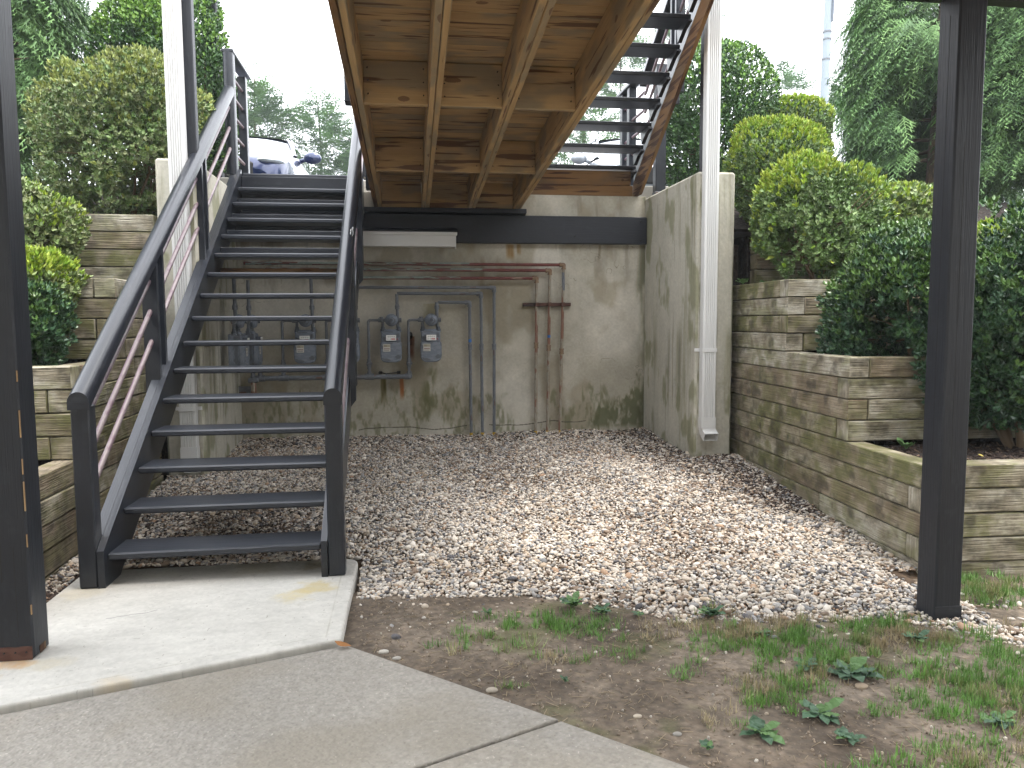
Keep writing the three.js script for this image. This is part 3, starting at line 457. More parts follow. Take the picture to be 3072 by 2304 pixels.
// ---------------------------------------------------------------- right upper stair
{
  const g = thing('upper_stair', 'dark open-tread stair climbing overhead from the parking level', 'staircase');
  const n = 13, yb = (i) => 3.158 + 0.171 * i, zb = (i) => -8.4 + 0.27 * i, s2 = 0.171 / 0.27, line = (z) => 3.158 + s2 * (z + 8.4);
  for (let i = 0; i < n; i++) part('tread', bx(1.36, 2.622, yb(i) + 0.002, yb(i) + 0.042, zb(i) - 0.285, zb(i), 0.006, 0, ro()), M.paint, g);
  const zt = zb(n - 1) + 0.1, par = (a, b, z0) => [[z0, line(z0) + a], [zt, line(zt) + a], [zt, line(zt) + b], [z0, line(z0) + b]];
  part('stringer', prism(par(-0.1, 0.2, -8.62), 2.665, 2.705, 'zy', 2, ro()), M.paint, g);
  part('stringer', prism(par(-0.16, 0.12, -8.5), 1.318, 1.356, 'zy', 2, ro()), M.rough, g);
  part('rough_stringer', prism([[-8.52, 2.87], [-8.3, 2.87], [zt, line(zt) - 0.22], [zt, line(zt) - 0.06], [-8.52, line(-8.52) - 0.06]], 2.626, 2.663, 'zy', 2, ro()), M.rough, g);
  for (let i = 0; i < n; i++) part('tread_cleat', prism([[zb(i) - 0.27, yb(i)], [zb(i), yb(i)], [zb(i) + 0.03, yb(i) - 0.03], [zb(i) - 0.1, yb(i) - 0.055], [zb(i) - 0.24, yb(i) - 0.13]], 2.585, 2.624, 'zy', 2, ro()), M.paint, g);
  part('rim_board', bx(1.36, 2.58, 2.99, 3.15, -8.5, -8.46, 0.004, 0, ro()), M.rough, g); part('rim_board', bx(1.36, 2.6, 2.866, 2.985, -8.49, -8.44, 0.004, 0, ro()), M.rough, g);
  const rx = 2.755;
  for (const z of [-7.55, -7.42, -6.3, -6.17]) part('baluster_post', bx(rx - 0.048, rx + 0.048, line(z) - 0.05, line(z) + 1.05, z - 0.02, z + 0.02, 0.004, 1, ro()), M.paint, g);
  for (const [za, zc] of [[-8.5, -7.55], [-7.42, -6.3], [-6.17, -5.2]]) for (const h of [0.5, 0.72, 0.92]) part('pipe_rail', cyl([rx, line(za) + h, za], [rx, line(zc) + h, zc], 0.0165, 0.0165, 10), M.rail, g);
  part('handrail', handrailGeo(rx, 0.11, -5.2, -8.55, (z) => line(z) + 1.05), M.paint, g);
  part('newel_post', bx(2.872, 2.992, 2.86, 4.35, -8.56, -8.45, 0.006, 1, ro()), M.paint, g);
  part('post_bracket', bx(2.866, 2.998, 2.848, 2.93, -8.566, -8.444, 0.003, 1), M.pipeGrey, g);
  for (const z of [-9.05, -9.35]) part('landing_post', bx(2.72, 2.81, 3.03, 4.25, z - 0.05, z + 0.05, 0.006, 1, ro()), M.paint, g);
  part('landing_rail', bx(2.7, 2.83, 4.252, 4.29, -9.5, -8.6, 0.006, 2), M.paint, g);
  for (let k = 0; k < 5; k++) part('pipe_rail', cyl([2.765, 3.26 + 0.2 * k, -8.57], [2.765, 3.26 + 0.2 * k, -9.3], 0.0165, 0.0165, 10), M.rail, g);
  rebase(g, [2, 2.86, -8.4]);
}

// ---------------------------------------------------------------- posts, beam above them
function post(label, x0, x1, z0, z1, y0, y1, base) {
  const g = thing('wooden_post', label, 'post', [(x0 + x1) / 2, y0, (z0 + z1) / 2]); const w = x1 - x0, d = z1 - z0, h = y1 - y0;
  part('shaft', bx(-w / 2, w / 2, 0, h, -d / 2, d / 2, 0.008, 1, ro()), M.paintRough, g);
  if (base) { for (const s of [1]) part('base_plate', bx(-w / 2 + 0.004, w / 2 - 0.004, 0.0, 0.062, d / 2 + 0.001, d / 2 + 0.006, 0.002), M.rustIron, g); for (const x of [-0.045, 0, 0.045]) part('nail', cyl([x, 0.036, d / 2 + 0.005], [x, 0.036, d / 2 + 0.01], 0.005, 0.004, 6), M.blackIron, g); part('chipped_wood', bx(w / 2 + 0.0005, w / 2 + 0.003, 0.005, 0.04, -d / 2 + 0.04, d / 2 - 0.05, 0.001, 1), M.rough, g); }
  return g;
}
const pL = post('dark square post at the left edge on a rusty base plate', -1.777, -1.632, -3.606, -3.461, 0.001, 3.01, true);
for (const [y, h, dx] of [[0.98, 0.12, 0], [0.82, 0.07, 0], [0.66, 0.13, 0.001], [0.5, 0.06, 0], [0.2, 0.045, 0.001], [1.22, 0.05, 0]]) part('chipped_edge', bx(0.0685, 0.0735 + dx, y, y + h, 0.067, 0.0738, 0.002, 1), M.deck[0], pL);
part('crack', bx(-0.042, -0.036, 0.35, 0.75, 0.0715, 0.0729, 0.001, 1), M.blackIron, pL); part('crack', bx(0.012, 0.015, 0.1, 0.5, 0.0715, 0.0729, 0.001, 1), M.blackIron, pL);
const pR = post('tall dark square post standing in the gravel edge on the right', 2.612, 2.757, -3.485, -3.34, -0.09, 3.01, false);
part('crack', bx(-0.0734, -0.072, 0.9, 3.0, 0.006, 0.009, 0.0005, 1), M.blackIron, pR); part('crack', bx(-0.02, -0.017, 0.75, 2.4, 0.0715, 0.0732, 0.0005, 1), M.blackIron, pR);
part('base_strap', bx(-0.0735, 0.0735, 0.02, 0.115, 0.0726, 0.0765, 0.001), M.paintRough, pR);
post('dark post on top of the right wing wall beside the downspout', 2.811, 2.902, -7.02, -6.93, 2.846, 6.4, false);
post('dark post on top of the left wing wall beside the downspout', -1.83, -1.735, -7.02, -6.925, 2.861, 6.4, false);
post('grey post rising behind the clipped hedge at the top of the left stairs', -2.19, -2.03, -9.3, -9.16, 3.0, 7.2, false);
{
  const g = thing('upper_deck', 'dark beam and deck edge carried by the two front posts', 'deck');
  part('beam', bx(-2.9, 3.9, 3.012, 3.22, -3.52, -3.44, 0.006, 0, ro()), M.paintRough, g); part('beam', bx(-2.9, 3.9, 3.012, 3.22, -3.43, -3.35, 0.006, 0, ro()), M.paintRough, g);
  for (let x = -2.8; x < 3.9; x += 0.6) part('joist', bx(x, x + 0.04, 3.222, 3.42, -3.6, -1.5, 0.004, 2, ro()), M.deck[1], g);
  for (let z = -3.62; z < -1.5; z += 0.146) part('deck_board', bx(-2.9, 3.9, 3.422, 3.46, z, z + 0.14, 0.004, 0, ro()), M.deck[0], g);
  part('beam', bx(-2.9, 3.9, 3.012, 3.22, -1.66, -1.55, 0.006, 0, ro()), M.paintRough, g);
  rebase(g, [0.5, 3.012, -2.5]);
  // the building that the deck and footbridge serve, behind the viewer
  const b = thing('building', 'clapboard building behind the viewer that the deck serves', 'building', [0.5, -0.1, 2.3]);
  part('wall', bx(-13, 13, 0, 7.2, 0, 0.3, 0.01), std({ color: 0xb5b1a6, roughness: 0.9 }), b); part('roof', bx(-13.4, 13.4, 7.2, 7.4, -0.7, 3.5, 0.01), M.asphalt, b);
  for (let i = 0; i < 34; i++) part('clapboard', bx(-13, 13, i * 0.2 + 0.3, i * 0.2 + 0.49, -0.03, -0.004, 0.004), std({ color: 0xb5b1a6, roughness: 0.8 }), b);
  for (const x of [-6, -2.2, 2.6, 6.4]) for (const y of [1.0, 4.4]) { const w = part('window', bx(-0.6, 0.6, 0, 1.4, -0.07, -0.032, 0.01), M.white, b, [x, y, 0]); part('pane', bx(-0.52, 0.52, 0.08, 1.32, -0.078, -0.071, 0.001), std({ color: 0x15181b, roughness: 0.05 }), w); }
}

// ---------------------------------------------------------------- downspouts
function downspout(label, cx, z0, yBot, yTop, straps) {
  const g = thing('downspout', label, 'downspout', [cx, yBot, z0]);
  const w = 0.068, d = 0.078, pts = [[-w, 0], [-w, d - 0.006], [-w + 0.006, d]];
  for (let i = 0; i < 5; i++) { const x = -w + 0.024 + i * 0.019; pts.push([x, d], [x + 0.003, d - 0.009], [x + 0.008, d - 0.009], [x + 0.011, d]); }
  pts.push([w - 0.006, d], [w, d - 0.006], [w, 0]);
  part('pipe', prism(pts, 0.17, yTop - yBot, 'xz', 1), M.white, g);
  // kick-out elbow
  const P = [], ring = (t) => { const a = t * 1.05, r = 0.1, cy = 0.175 - Math.sin(a) * r, cz = d / 2 + (1 - Math.cos(a)) * r, pu = 1 + (Math.round(t * 12) % 2 ? 0.0 : 0.03); const e = [Math.cos(a), Math.sin(a)]; return [[-w * pu, -1], [w * pu, -1], [w * pu, 1], [-w * pu, 1]].map(([x, s]) => [x + 0.02 * t, cy + s * e[1] * d / 2 * pu, cz + s * e[0] * d / 2 * pu]); };
  const N = 13; for (let i = 0; i < N; i++) { const a = ring(i / 12), b = ring((i + 1) / 12); for (let k = 0; k < 4; k++) { const l = (k + 1) % 4; P.push(...a[k], ...b[l], ...a[l], ...a[k], ...b[k], ...b[l]); } }
  part('elbow', finish(P, new Array(P.length / 3 * 2).fill(0.3)), M.white, g);
  part('seam_collar', prism([[-w - 0.003, -0.002], [-w - 0.003, d + 0.003], [w + 0.003, d + 0.003], [w + 0.003, -0.002]], 0.17, 0.27, 'xz', 1), M.white, g);
  for (const y of straps) { const s = part('strap', prism([[-w - 0.004, -0.004], [-w - 0.004, d + 0.004], [w + 0.004, d + 0.004], [w + 0.004, -0.004]], y - yBot - 0.016, y - yBot + 0.016, 'xz', 1), M.white, g); part('tab', bx(-w - 0.05, w + 0.035, -0.016, 0.016, -0.003, 0.003, 0.003), M.white, s, [0, y - yBot, -0.004]); }
  return g;
}
downspout('white fluted downspout on the right wing wall', 2.842, -6.842, 0.27, 6.4, [1.18]);
downspout('white fluted downspout seen through the left stair railings', -1.866, -6.872, 0.12, 6.4, [0.72]);

// ---------------------------------------------------------------- gas pipes and meters
const ZP = -8.325;
function pipeRun(name, label, pts, r, mats, extras = []) {
  const g = thing(name, label, 'pipe', pts[0], 0, 'gas pipes on the back wall'); const q = pts.map((p) => [p[0] - pts[0][0], p[1] - pts[0][1], p[2] - pts[0][2]]);
  for (let i = 0; i + 1 < q.length; i++) part('pipe_run', cyl(q[i], q[i + 1], r, r, 12), mats[Math.min(i, mats.length - 1)], g);
  for (let i = 1; i + 1 < q.length; i++) { const e = [new THREE.SphereGeometry(r * 1.35, 10, 8).translate(...q[i])]; for (const j of [i - 1, i + 1]) { const d = new THREE.Vector3(...q[j]).sub(new THREE.Vector3(...q[i])).normalize(), c = new THREE.Vector3(...q[i]); e.push(cyl(c.toArray(), c.clone().addScaledVector(d, r * 2.4).toArray(), r * 1.34, r * 1.34, 12), cyl(c.clone().addScaledVector(d, r * 2.0).toArray(), c.clone().addScaledVector(d, r * 2.9).toArray(), r * 1.55, r * 1.55, 12)); } part('elbow', merge(e), mats[mats.length - 1], g); }
  for (const [t, a, b, rr, mat] of extras) part(t, cyl([a[0] - pts[0][0], a[1] - pts[0][1], a[2] - pts[0][2]], [b[0] - pts[0][0], b[1] - pts[0][1], b[2] - pts[0][2]], rr, rr, 12), mat, g);
  return g;
}
const drop = (x, y0, xb) => ({ coup: (h, mat) => { const t = (y0 - h) / (y0 - 0.17), xx = lerp(x, xb, t); return [['coupling', [xx, h - 0.025, ZP], [xx, h + 0.025, ZP], 0.0235, mat], ['collar', [xx, h - 0.032, ZP], [xx, h - 0.02, ZP], 0.0265, mat], ['collar', [xx, h + 0.02, ZP], [xx, h + 0.032, ZP], 0.0265, mat]]; }, band: (h, len, mat, n = 'paint_band') => { const t = (y0 - h) / (y0 - 0.17), xx = lerp(x, xb, t); return [[n, [xx, h - len / 2, ZP], [xx, h + len / 2, ZP], 0.0182, mat]]; } });
{
  const mk = (label, x, y, xb, left, mats, cy, cmat, ex) => { const d = drop(x, y, xb); return pipeRun('gas_pipe', label, [[left, y + 0.004, ZP], [x, y, ZP], [xb, 0.1, ZP]], 0.017, mats, [...d.coup(cy, cmat), ...d.band(0.2, 0.05, M.yellow, 'yellow_sleeve'), ...ex(d)]); };
  mk('topmost rusty red gas pipe, its drop farthest right', 1.774, 2.083, 1.725, -1.66, [M.pipeRed, M.pipeRust, M.fitting], 1.12, M.fitting, (d) => [...d.band(1.9, 0.2, M.pipeGrey, 'grey_patch')]);
  mk('second rusty red gas pipe with blue tape on its drop', 1.617, 2.021, 1.585, -1.44, [M.pipeRed, M.pipeRust, M.fitting], 1.16, M.fitting, (d) => [...d.band(1.29, 0.03, M.blueTape, 'blue_tape')]);
  mk('third rusty red gas pipe, its drop left of the rusty trio', 1.467, 1.933, 1.45, -0.98, [M.pipeRed, M.pipeRust, M.fitting], 1.19, M.fitting, () => []);
  mk('grey gas pipe with its drop next to the rusty trio', 0.99, 1.831, 0.977, -0.52, [M.pipeGrey], 1.18, M.pipeGrey, () => []);
  mk('grey gas pipe looping over from the left front meter', 0.843, 1.765, 0.847, -0.072, [M.pipeGrey], 1.18, M.pipeGrey, () => []);
  mk('shortest grey gas pipe from the right front meter with blue mark', 0.716, 1.668, 0.721, 0.367, [M.pipeGrey], 1.18, M.pipeGrey, (d) => [...d.band(1.25, 0.035, M.blueTape, 'blue_tape')]);
  // paint-flaked upper halves of the three red pipes
  for (const [y, x1] of [[2.087, 0.72], [2.025, 0.86], [1.937, 0.62]]) { const o = scene.children.filter((c) => c.name.startsWith('gas_pipe')); const g = o[[2.087, 2.025, 1.937].indexOf(y)]; part('painted_length', cyl([0.02, 0, 0], [x1 - g.position.x, 0, 0], 0.0176, 0.0176, 12), M.pipePale, g); }
  // wall strut with clamps
  const s = thing('pipe_strut', 'rusty steel channel clamping the three rusty pipe drops', 'bracket', [1.59, 1.645, -8.37]);
  part('channel', bx(-0.272, 0.272, -0.02, 0.02, -0.028, 0.02, 0.003), M.rustIron, s);
  for (const x of [-0.12, 0.025, 0.172]) part('clamp', bx(x - 0.024, x + 0.024, -0.023, 0.023, 0.022, 0.068, 0.006), M.rustIron, s);
}
const indexTex = canvasTex(128, 80, (c) => { c.fillStyle = '#e9e9e6'; c.fillRect(0, 0, 128, 80); c.strokeStyle = '#333'; c.fillStyle = '#333'; for (let i = 0; i < 4; i++) { c.lineWidth = 2; c.beginPath(); c.arc(28 + i * 25, 24, 8, 0, 7); c.stroke(); c.beginPath(); c.moveTo(28 + i * 25, 24); c.lineTo(28 + i * 25 + 6 * Math.cos(i * 2), 24 + 6 * Math.sin(i * 2)); c.stroke(); } for (const x of [24, 52]) { c.beginPath(); c.arc(x, 58, 6, 0, 7); c.stroke(); } c.fillStyle = '#b3262c'; c.fillRect(66, 48, 46, 20); c.fillStyle = '#f2e9e6'; for (let i = 0; i < 4; i++) c.fillRect(71 + i * 10, 54, 6, 8); });
const plateTex = canvasTex(96, 96, (c) => { c.fillStyle = '#c9c7bf'; c.fillRect(0, 0, 96, 96); c.fillStyle = '#a8a08c'; c.fillRect(4, 6, 88, 34); c.fillStyle = '#55504a'; for (let i = 0; i < 4; i++) c.fillRect(10, 11 + i * 7, 40 + (i * 37) % 36, 2); c.fillStyle = '#6b3a3c'; for (let i = 0; i < 6; i++) c.fillRect(10 + i * 13, 54, 9, 14); c.fillStyle = '#3b3b3b'; for (let i = 0; i < 12; i++) c.fillRect(10 + i * 6, 76, 2 + (i % 3), 12); });
M.index = std({ map: indexTex, roughness: 0.35 }); M.plate = std({ map: plateTex, roughness: 0.4 });
function rr(w, h, r, rb) { const s = new THREE.Shape(); s.moveTo(-w / 2 + rb, 0); s.lineTo(w / 2 - rb, 0); s.quadraticCurveTo(w / 2, 0, w / 2, rb); s.lineTo(w / 2, h - r); s.quadraticCurveTo(w / 2, h, w / 2 - r, h); s.lineTo(-w / 2 + r, h); s.quadraticCurveTo(-w / 2, h, -w / 2, h - r); s.lineTo(-w / 2, rb); s.quadraticCurveTo(-w / 2, 0, -w / 2 + rb, 0); return s; }
const ext = (s, d, b) => plain(new THREE.ExtrudeGeometry(s, { depth: d, bevelEnabled: true, bevelThickness: b, bevelSize: b, bevelOffset: -b, bevelSegments: 3, curveSegments: 8 }));
function meter(label, pos, turn, outTop, riser = true) {
  const g = thing('gas_meter', label, 'gas meter', pos, turn, 'gas meters');        // origin: centre bottom of the meter case
  part('case', ext(rr(0.205, 0.325, 0.03, 0.07), 0.1, 0.012).translate(0, 0, -0.06), M.meter, g);
  const fr = part('front_cover', ext(rr(0.228, 0.225, 0.035, 0.075), 0.03, 0.012), M.meter, g, [0, -0.008, 0.045]);
  for (let i = 0; i < 8; i++) { const a = i / 8 * 6.283 + 0.39; part('bolt', cyl([Math.cos(a) * 0.1, 0.11 + Math.sin(a) * 0.1, 0.025], [Math.cos(a) * 0.1, 0.11 + Math.sin(a) * 0.1, 0.036], 0.008, 0.007, 6), M.meterDark, fr); }
  const ix = part('index_box', bx(-0.055, 0.06, 0, 0.068, 0, 0.045, 0.006), M.meterDark, g, [-0.0, 0.222, 0.055]);
  const f = new THREE.PlaneGeometry(0.106, 0.06); part('index_dial', f, M.index, ix, [0.003, 0.034, 0.0462]); part('seal', cyl([0.066, 0.02, 0.02], [0.066, 0.02, 0.04], 0.008, 0.008, 8), std({ color: 0x8c2a34, roughness: 0.5 }), ix);
  part('name_plate', bx(-0.04, 0.04, -0.042, 0.042, 0, 0.003, 0.001), M.meterDark, g, [-0.045, 0.15, 0.0875]); part('plate_print', new THREE.PlaneGeometry(0.076, 0.08), M.plate, g, [-0.045, 0.15, 0.0912]);
  part('shoulder', merge([cyl([-0.098, 0.3, -0.01], [-0.04, 0.335, -0.01], 0.034, 0.02, 12), cyl([0.098, 0.3, -0.01], [0.04, 0.335, -0.01], 0.034, 0.02, 12), bx(-0.055, 0.055, 0.29, 0.345, -0.05, 0.04, 0.015)]), M.meter, g);
  for (const s of [-1, 1]) { part('swivel_nut', merge([cyl([s * 0.084, 0.318, -0.01], [s * 0.084, 0.35, -0.01], 0.03, 0.03, 6), cyl([s * 0.084, 0.35, -0.01], [s * 0.084, 0.375, -0.01], 0.022, 0.02, 12)]), M.meterDark, g); }
  part('inlet_pipe', cyl([-0.084, 0.36, -0.01], [-0.084, 0.44, -0.01], 0.016, 0.016, 10), M.pipeGrey, g);
  // pressure regulator
  const rg = part('regulator', lathe([[0, 0.055], [0.02, 0.055], [0.022, 0.045], [0.055, 0.035], [0.066, 0.018], [0.069, 0.006], [0.069, -0.02], [0.05, -0.03], [0.03, -0.06], [0, -0.06]], 22).rotateX(Math.PI / 2), M.meter, g, [0.008, 0.445, 0.02]);
  part('vent_cap', cyl([0, 0, 0.05], [0, 0, 0.07], 0.02, 0.018, 12), M.meterDark, rg);
  part('regulator_body', merge([cyl([-0.11, 0.445, -0.01], [0.1, 0.445, -0.01], 0.02, 0.02, 10), cyl([-0.1, 0.43, -0.01], [-0.1, 0.48, -0.01], 0.025, 0.02, 8), cyl([0.085, 0.445, -0.01], [0.115, 0.445, -0.01], 0.028, 0.028, 6), cyl([-0.135, 0.445, -0.01], [-0.1, 0.445, -0.01], 0.027, 0.027, 6)]), M.pipeGrey, g);
  part('outlet_pipe', merge([cyl([0.075, 0.36, -0.03], [0.07, outTop - pos[1], -0.03], 0.018, 0.018, 10), cyl([0.072, 0.56, -0.03], [0.072, 0.6, -0.03], 0.026, 0.026, 8), cyl([0.072, 0.6, -0.03], [0.072, 0.62, -0.03], 0.023, 0.019, 8)]), M.pipeGrey, g);
  if (riser) {
    part('riser_pipe', merge([cyl([-0.238, -0.16, -0.01], [-0.238, 0.42, -0.01], 0.015, 0.015, 10), cyl([-0.12, 0.445, -0.01], [-0.21, 0.445, -0.01], 0.015, 0.015, 10), new THREE.TorusGeometry(0.026, 0.0165, 8, 8, Math.PI / 2).rotateZ(Math.PI / 2).translate(-0.212, 0.419, -0.01)]), M.pipeGrey, g);
    part('valve', merge([cyl([-0.238, -0.08, -0.01], [-0.238, 0.03, -0.01], 0.021, 0.021, 8), cyl([-0.238, -0.045, -0.01], [-0.238, 0.0, -0.01], 0.03, 0.028, 8), cyl([-0.238, -0.022, -0.01], [-0.238, -0.022, 0.035], 0.014, 0.012, 8), bx(-0.262, -0.2, -0.03, -0.014, 0.024, 0.034, 0.003)]), M.pipeGrey, g);
  }
  return g;
}
const ZM = -8.25;
meter('grey gas meter left of the front pair, with round regulator', [-0.143, 1.036, ZM], 0, 1.76);
meter('grey gas meter right of the front pair, above the moss trail', [0.283, 1.036, ZM], 0, 1.672);
meter('grey gas meter hidden beyond the right stair handrail', [-0.585, 1.036, ZM], 0, 1.835);
meter('grey gas meter with white dial seen between the stair treads', [-1.04, 1.036, ZM], 0, 1.937);
meter('dark gas meter on the left wing wall, nearer the viewer', [-1.6, 1.03, -7.62], Math.PI / 2, 1.9, false);
meter('dark gas meter on the left wing wall, in the corner', [-1.56, 1.03, -8.08], Math.PI / 2, 1.9, false);
{
  const g = thing('gas_manifold', 'thick grey gas manifold pipe feeding the row of meters', 'pipe', [-0.7, 0.873, -8.26], 0, 'gas pipes on the back wall');
  part('pipe_run', cyl([-0.92, 0, 0], [0.742, -0.004, 0], 0.026, 0.026, 14), M.pipeGrey, g);
  for (const x of [0.319, -0.123, -0.578, -0.82]) part('tee', merge([cyl([x - 0.05, 0, 0], [x + 0.05, 0, 0], 0.034, 0.034, 12), cyl([x, 0, 0], [x, 0.06, 0], 0.026, 0.022, 10)]), M.pipeGrey, g);
  part('elbow', merge([new THREE.SphereGeometry(0.034, 12, 8).translate(0.745, -0.003, 0), cyl([0.70, -0.003, 0], [0.745, -0.003, 0], 0.034, 0.034, 12), cyl([0.745, 0, 0], [0.745, 0.055, 0], 0.032, 0.026, 10)]), M.pipeGrey, g);
  part('coupling', cyl([0.49, 0, 0], [0.51, 0, 0], 0.031, 0.031, 12), M.pipeGrey, g);
  for (const x of [0.435, 0.632]) part('bracket', bx(x - 0.02, x + 0.02, 0.025, 0.05, -0.13, -0.02, 0.004), M.blackIron, g);
  part('hanger_rod', merge([cyl([0.435, 0.04, -0.03], [0.5, 0.03, 0.0], 0.006, 0.006, 6), cyl([0.632, 0.04, -0.03], [0.5, 0.03, 0.0], 0.006, 0.006, 6)]), M.blackIron, g);
  const c = thing('wall_bracket', 'rusted pipe stub bracket on the wall between two meters', 'bracket', [0.062, 1.3, -8.37]);
  part('stub', cyl([0, 0, 0], [0, 0.03, 0.06], 0.03, 0.026, 10), M.blackIron, c); part('hook', bx(-0.02, 0.02, -0.09, 0.0, -0.025, 0.01, 0.006), M.rustIron, c);
  // inlet from the left wing wall and its grey boxed stub
  const w = thing('gas_inlet', 'pale gas inlet stub low behind the stair treads', 'pipe', [-1.56, 0.72, -8.1]);
  part('stub', cyl([0, 0, 0], [0, 0.16, 0], 0.03, 0.026, 12), M.pipeRust, w); part('valve', bx(-0.05, 0.05, 0.12, 0.17, -0.03, 0.03, 0.01), M.pipeGrey, w); part('standpipe', cyl([0, 0.15, 0], [0, 0.75, 0], 0.022, 0.022, 10), M.pipeGrey, w); part('plate', bx(-0.16, -0.02, -0.01, 0.08, -0.06, -0.05, 0.003), M.pipeGrey, w);
}
// ---------------------------------------------------------------- foliage
function blade(L, w, fold = 0.25, curl = 0.2, prof = [0.05, 0.75, 1, 0.62, 0]) {       // along +y, face +z
  const P = [], n = prof.length - 1, pt = (i, s) => { const t = i / n; return [s * w / 2 * prof[i], L * t * (1 - 0.08 * t), -curl * L * t * t + fold * w * 0.5 * prof[i] * Math.abs(s)]; };
  for (let i = 0; i < n; i++) for (const s of [-1, 1]) { const a = pt(i, 0), b = pt(i, s), c = pt(i + 1, s), d = pt(i + 1, 0); if (s > 0) { P.push(...a, ...b, ...d); if (prof[i + 1] > 0) P.push(...b, ...c, ...d); } else { P.push(...a, ...d, ...b); if (prof[i + 1] > 0) P.push(...b, ...d, ...c); } }
  return finish(P, new Array(P.length / 3 * 2).fill(0.5));
}
function whorl(n, L, w, tilt, o = {}) {
  const R = rng(o.seed || 5), a = [];
  for (let i = 0; i < n; i++) { const b = blade(L * (0.7 + 0.5 * R()), w * (0.8 + 0.4 * R()), o.fold ?? 0.25, o.curl ?? 0.25, o.prof); b.rotateX(tilt * (0.7 + 0.6 * R()) * 1); b.rotateY(i / n * 6.283 + R() * 0.7); b.translate(0, (o.spread || 0) * (i / n), 0); a.push(b); }
  return merge(a);
}
const HOLLY = [0.1, 0.8, 0.5, 1, 0.55, 0.85, 0.3, 0];
const G = { azalea: whorl(6, 0.05, 0.023, 0.95, { seed: 3, spread: 0.03 }), azaleaTip: whorl(6, 0.052, 0.02, 0.6, { seed: 4, spread: 0.03 }), box: whorl(7, 0.024, 0.014, 0.8, { seed: 6, spread: 0.035 }), holly: whorl(5, 0.062, 0.04, 1.05, { seed: 7, spread: 0.05, prof: HOLLY, fold: 0.5, curl: 0.35 }) };
function spray(n, L, w, seed, droop) {       // flat feathery spray along +y, sagging in -z
  const R = rng(seed), a = [], P = [];
  const ax = (t) => [0, L * t, -droop * L * t * t];
  const add = (p, ang, l, ww) => { const q = [p[0] + Math.sin(ang) * l, p[1] + Math.cos(ang) * l, p[2] - droop * l * 0.8 + (R() - 0.5) * 0.25 * l]; const nx = Math.cos(ang) * ww, ny = -Math.sin(ang) * ww; P.push(p[0] - nx, p[1] - ny, p[2], p[0] + nx, p[1] + ny, p[2], q[0] + nx * 0.25, q[1] + ny * 0.25, q[2], p[0] - nx, p[1] - ny, p[2], q[0] + nx * 0.25, q[1] + ny * 0.25, q[2], q[0] - nx * 0.25, q[1] - ny * 0.25, q[2]); return q; };
  for (let i = 0; i < n; i++) { const t = (i + 0.5) / n, s = i % 2 ? 1 : -1, l = L * (0.5 - 0.32 * t) * (0.7 + 0.6 * R()), p = ax(t); const q = add(p, s * (0.75 + 0.3 * R()), l, w); const m = [lerp(p[0], q[0], 0.5), lerp(p[1], q[1], 0.5), lerp(p[2], q[2], 0.5)]; add(m, s * 0.2, l * 0.5, w * 0.8); add(m, s * 1.4, l * 0.4, w * 0.8); }
  add([0, 0, 0], 0, L, w * 0.7); return finish(P, new Array(P.length / 3 * 2).fill(0.5));
}
G.spray = spray(14, 0.3, 0.006, 21, 0.6); G.sprayFar = spray(9, 0.9, 0.03, 23, 0.1);
const LM = { azalea: std({ roughness: 0.42, side: THREE.DoubleSide }), holly: std({ roughness: 0.28, side: THREE.DoubleSide }), box: std({ roughness: 0.38, side: THREE.DoubleSide }), conifer: std({ roughness: 0.7, side: THREE.DoubleSide }) };
const UP = new THREE.Vector3(0, 1, 0);
function inst(name, geo, mat, list, parent) {
  const im = new THREE.InstancedMesh(geo, mat, list.length), c = new THREE.Color(); im.name = name; im.userData.kind = 'stuff';
  list.forEach(([m, col], i) => { im.setMatrixAt(i, m); im.setColorAt(i, c.setRGB(...col)); }); shadow(im); parent.add(im); return im;
}
function pick(R, pal) { const a = pal[Math.floor(R() * pal.length)], k = 0.75 + 0.5 * R(); return [a[0] * k, a[1] * k, a[2] * k]; }
function limb(a, b, r0, r1, R, wob = 0.1) { const pts = [], n = 4, l = Math.hypot(b[0] - a[0], b[1] - a[1], b[2] - a[2]); for (let i = 0; i <= n; i++) { const t = i / n, w = (i === 0 ? 0 : wob * l); pts.push([lerp(a[0], b[0], t) + (R() - 0.5) * w, lerp(a[1], b[1], t) + (R() - 0.5) * w * 0.5, lerp(a[2], b[2], t) + (R() - 0.5) * w]); } return tubeG(pts, r0, r1, 6); }
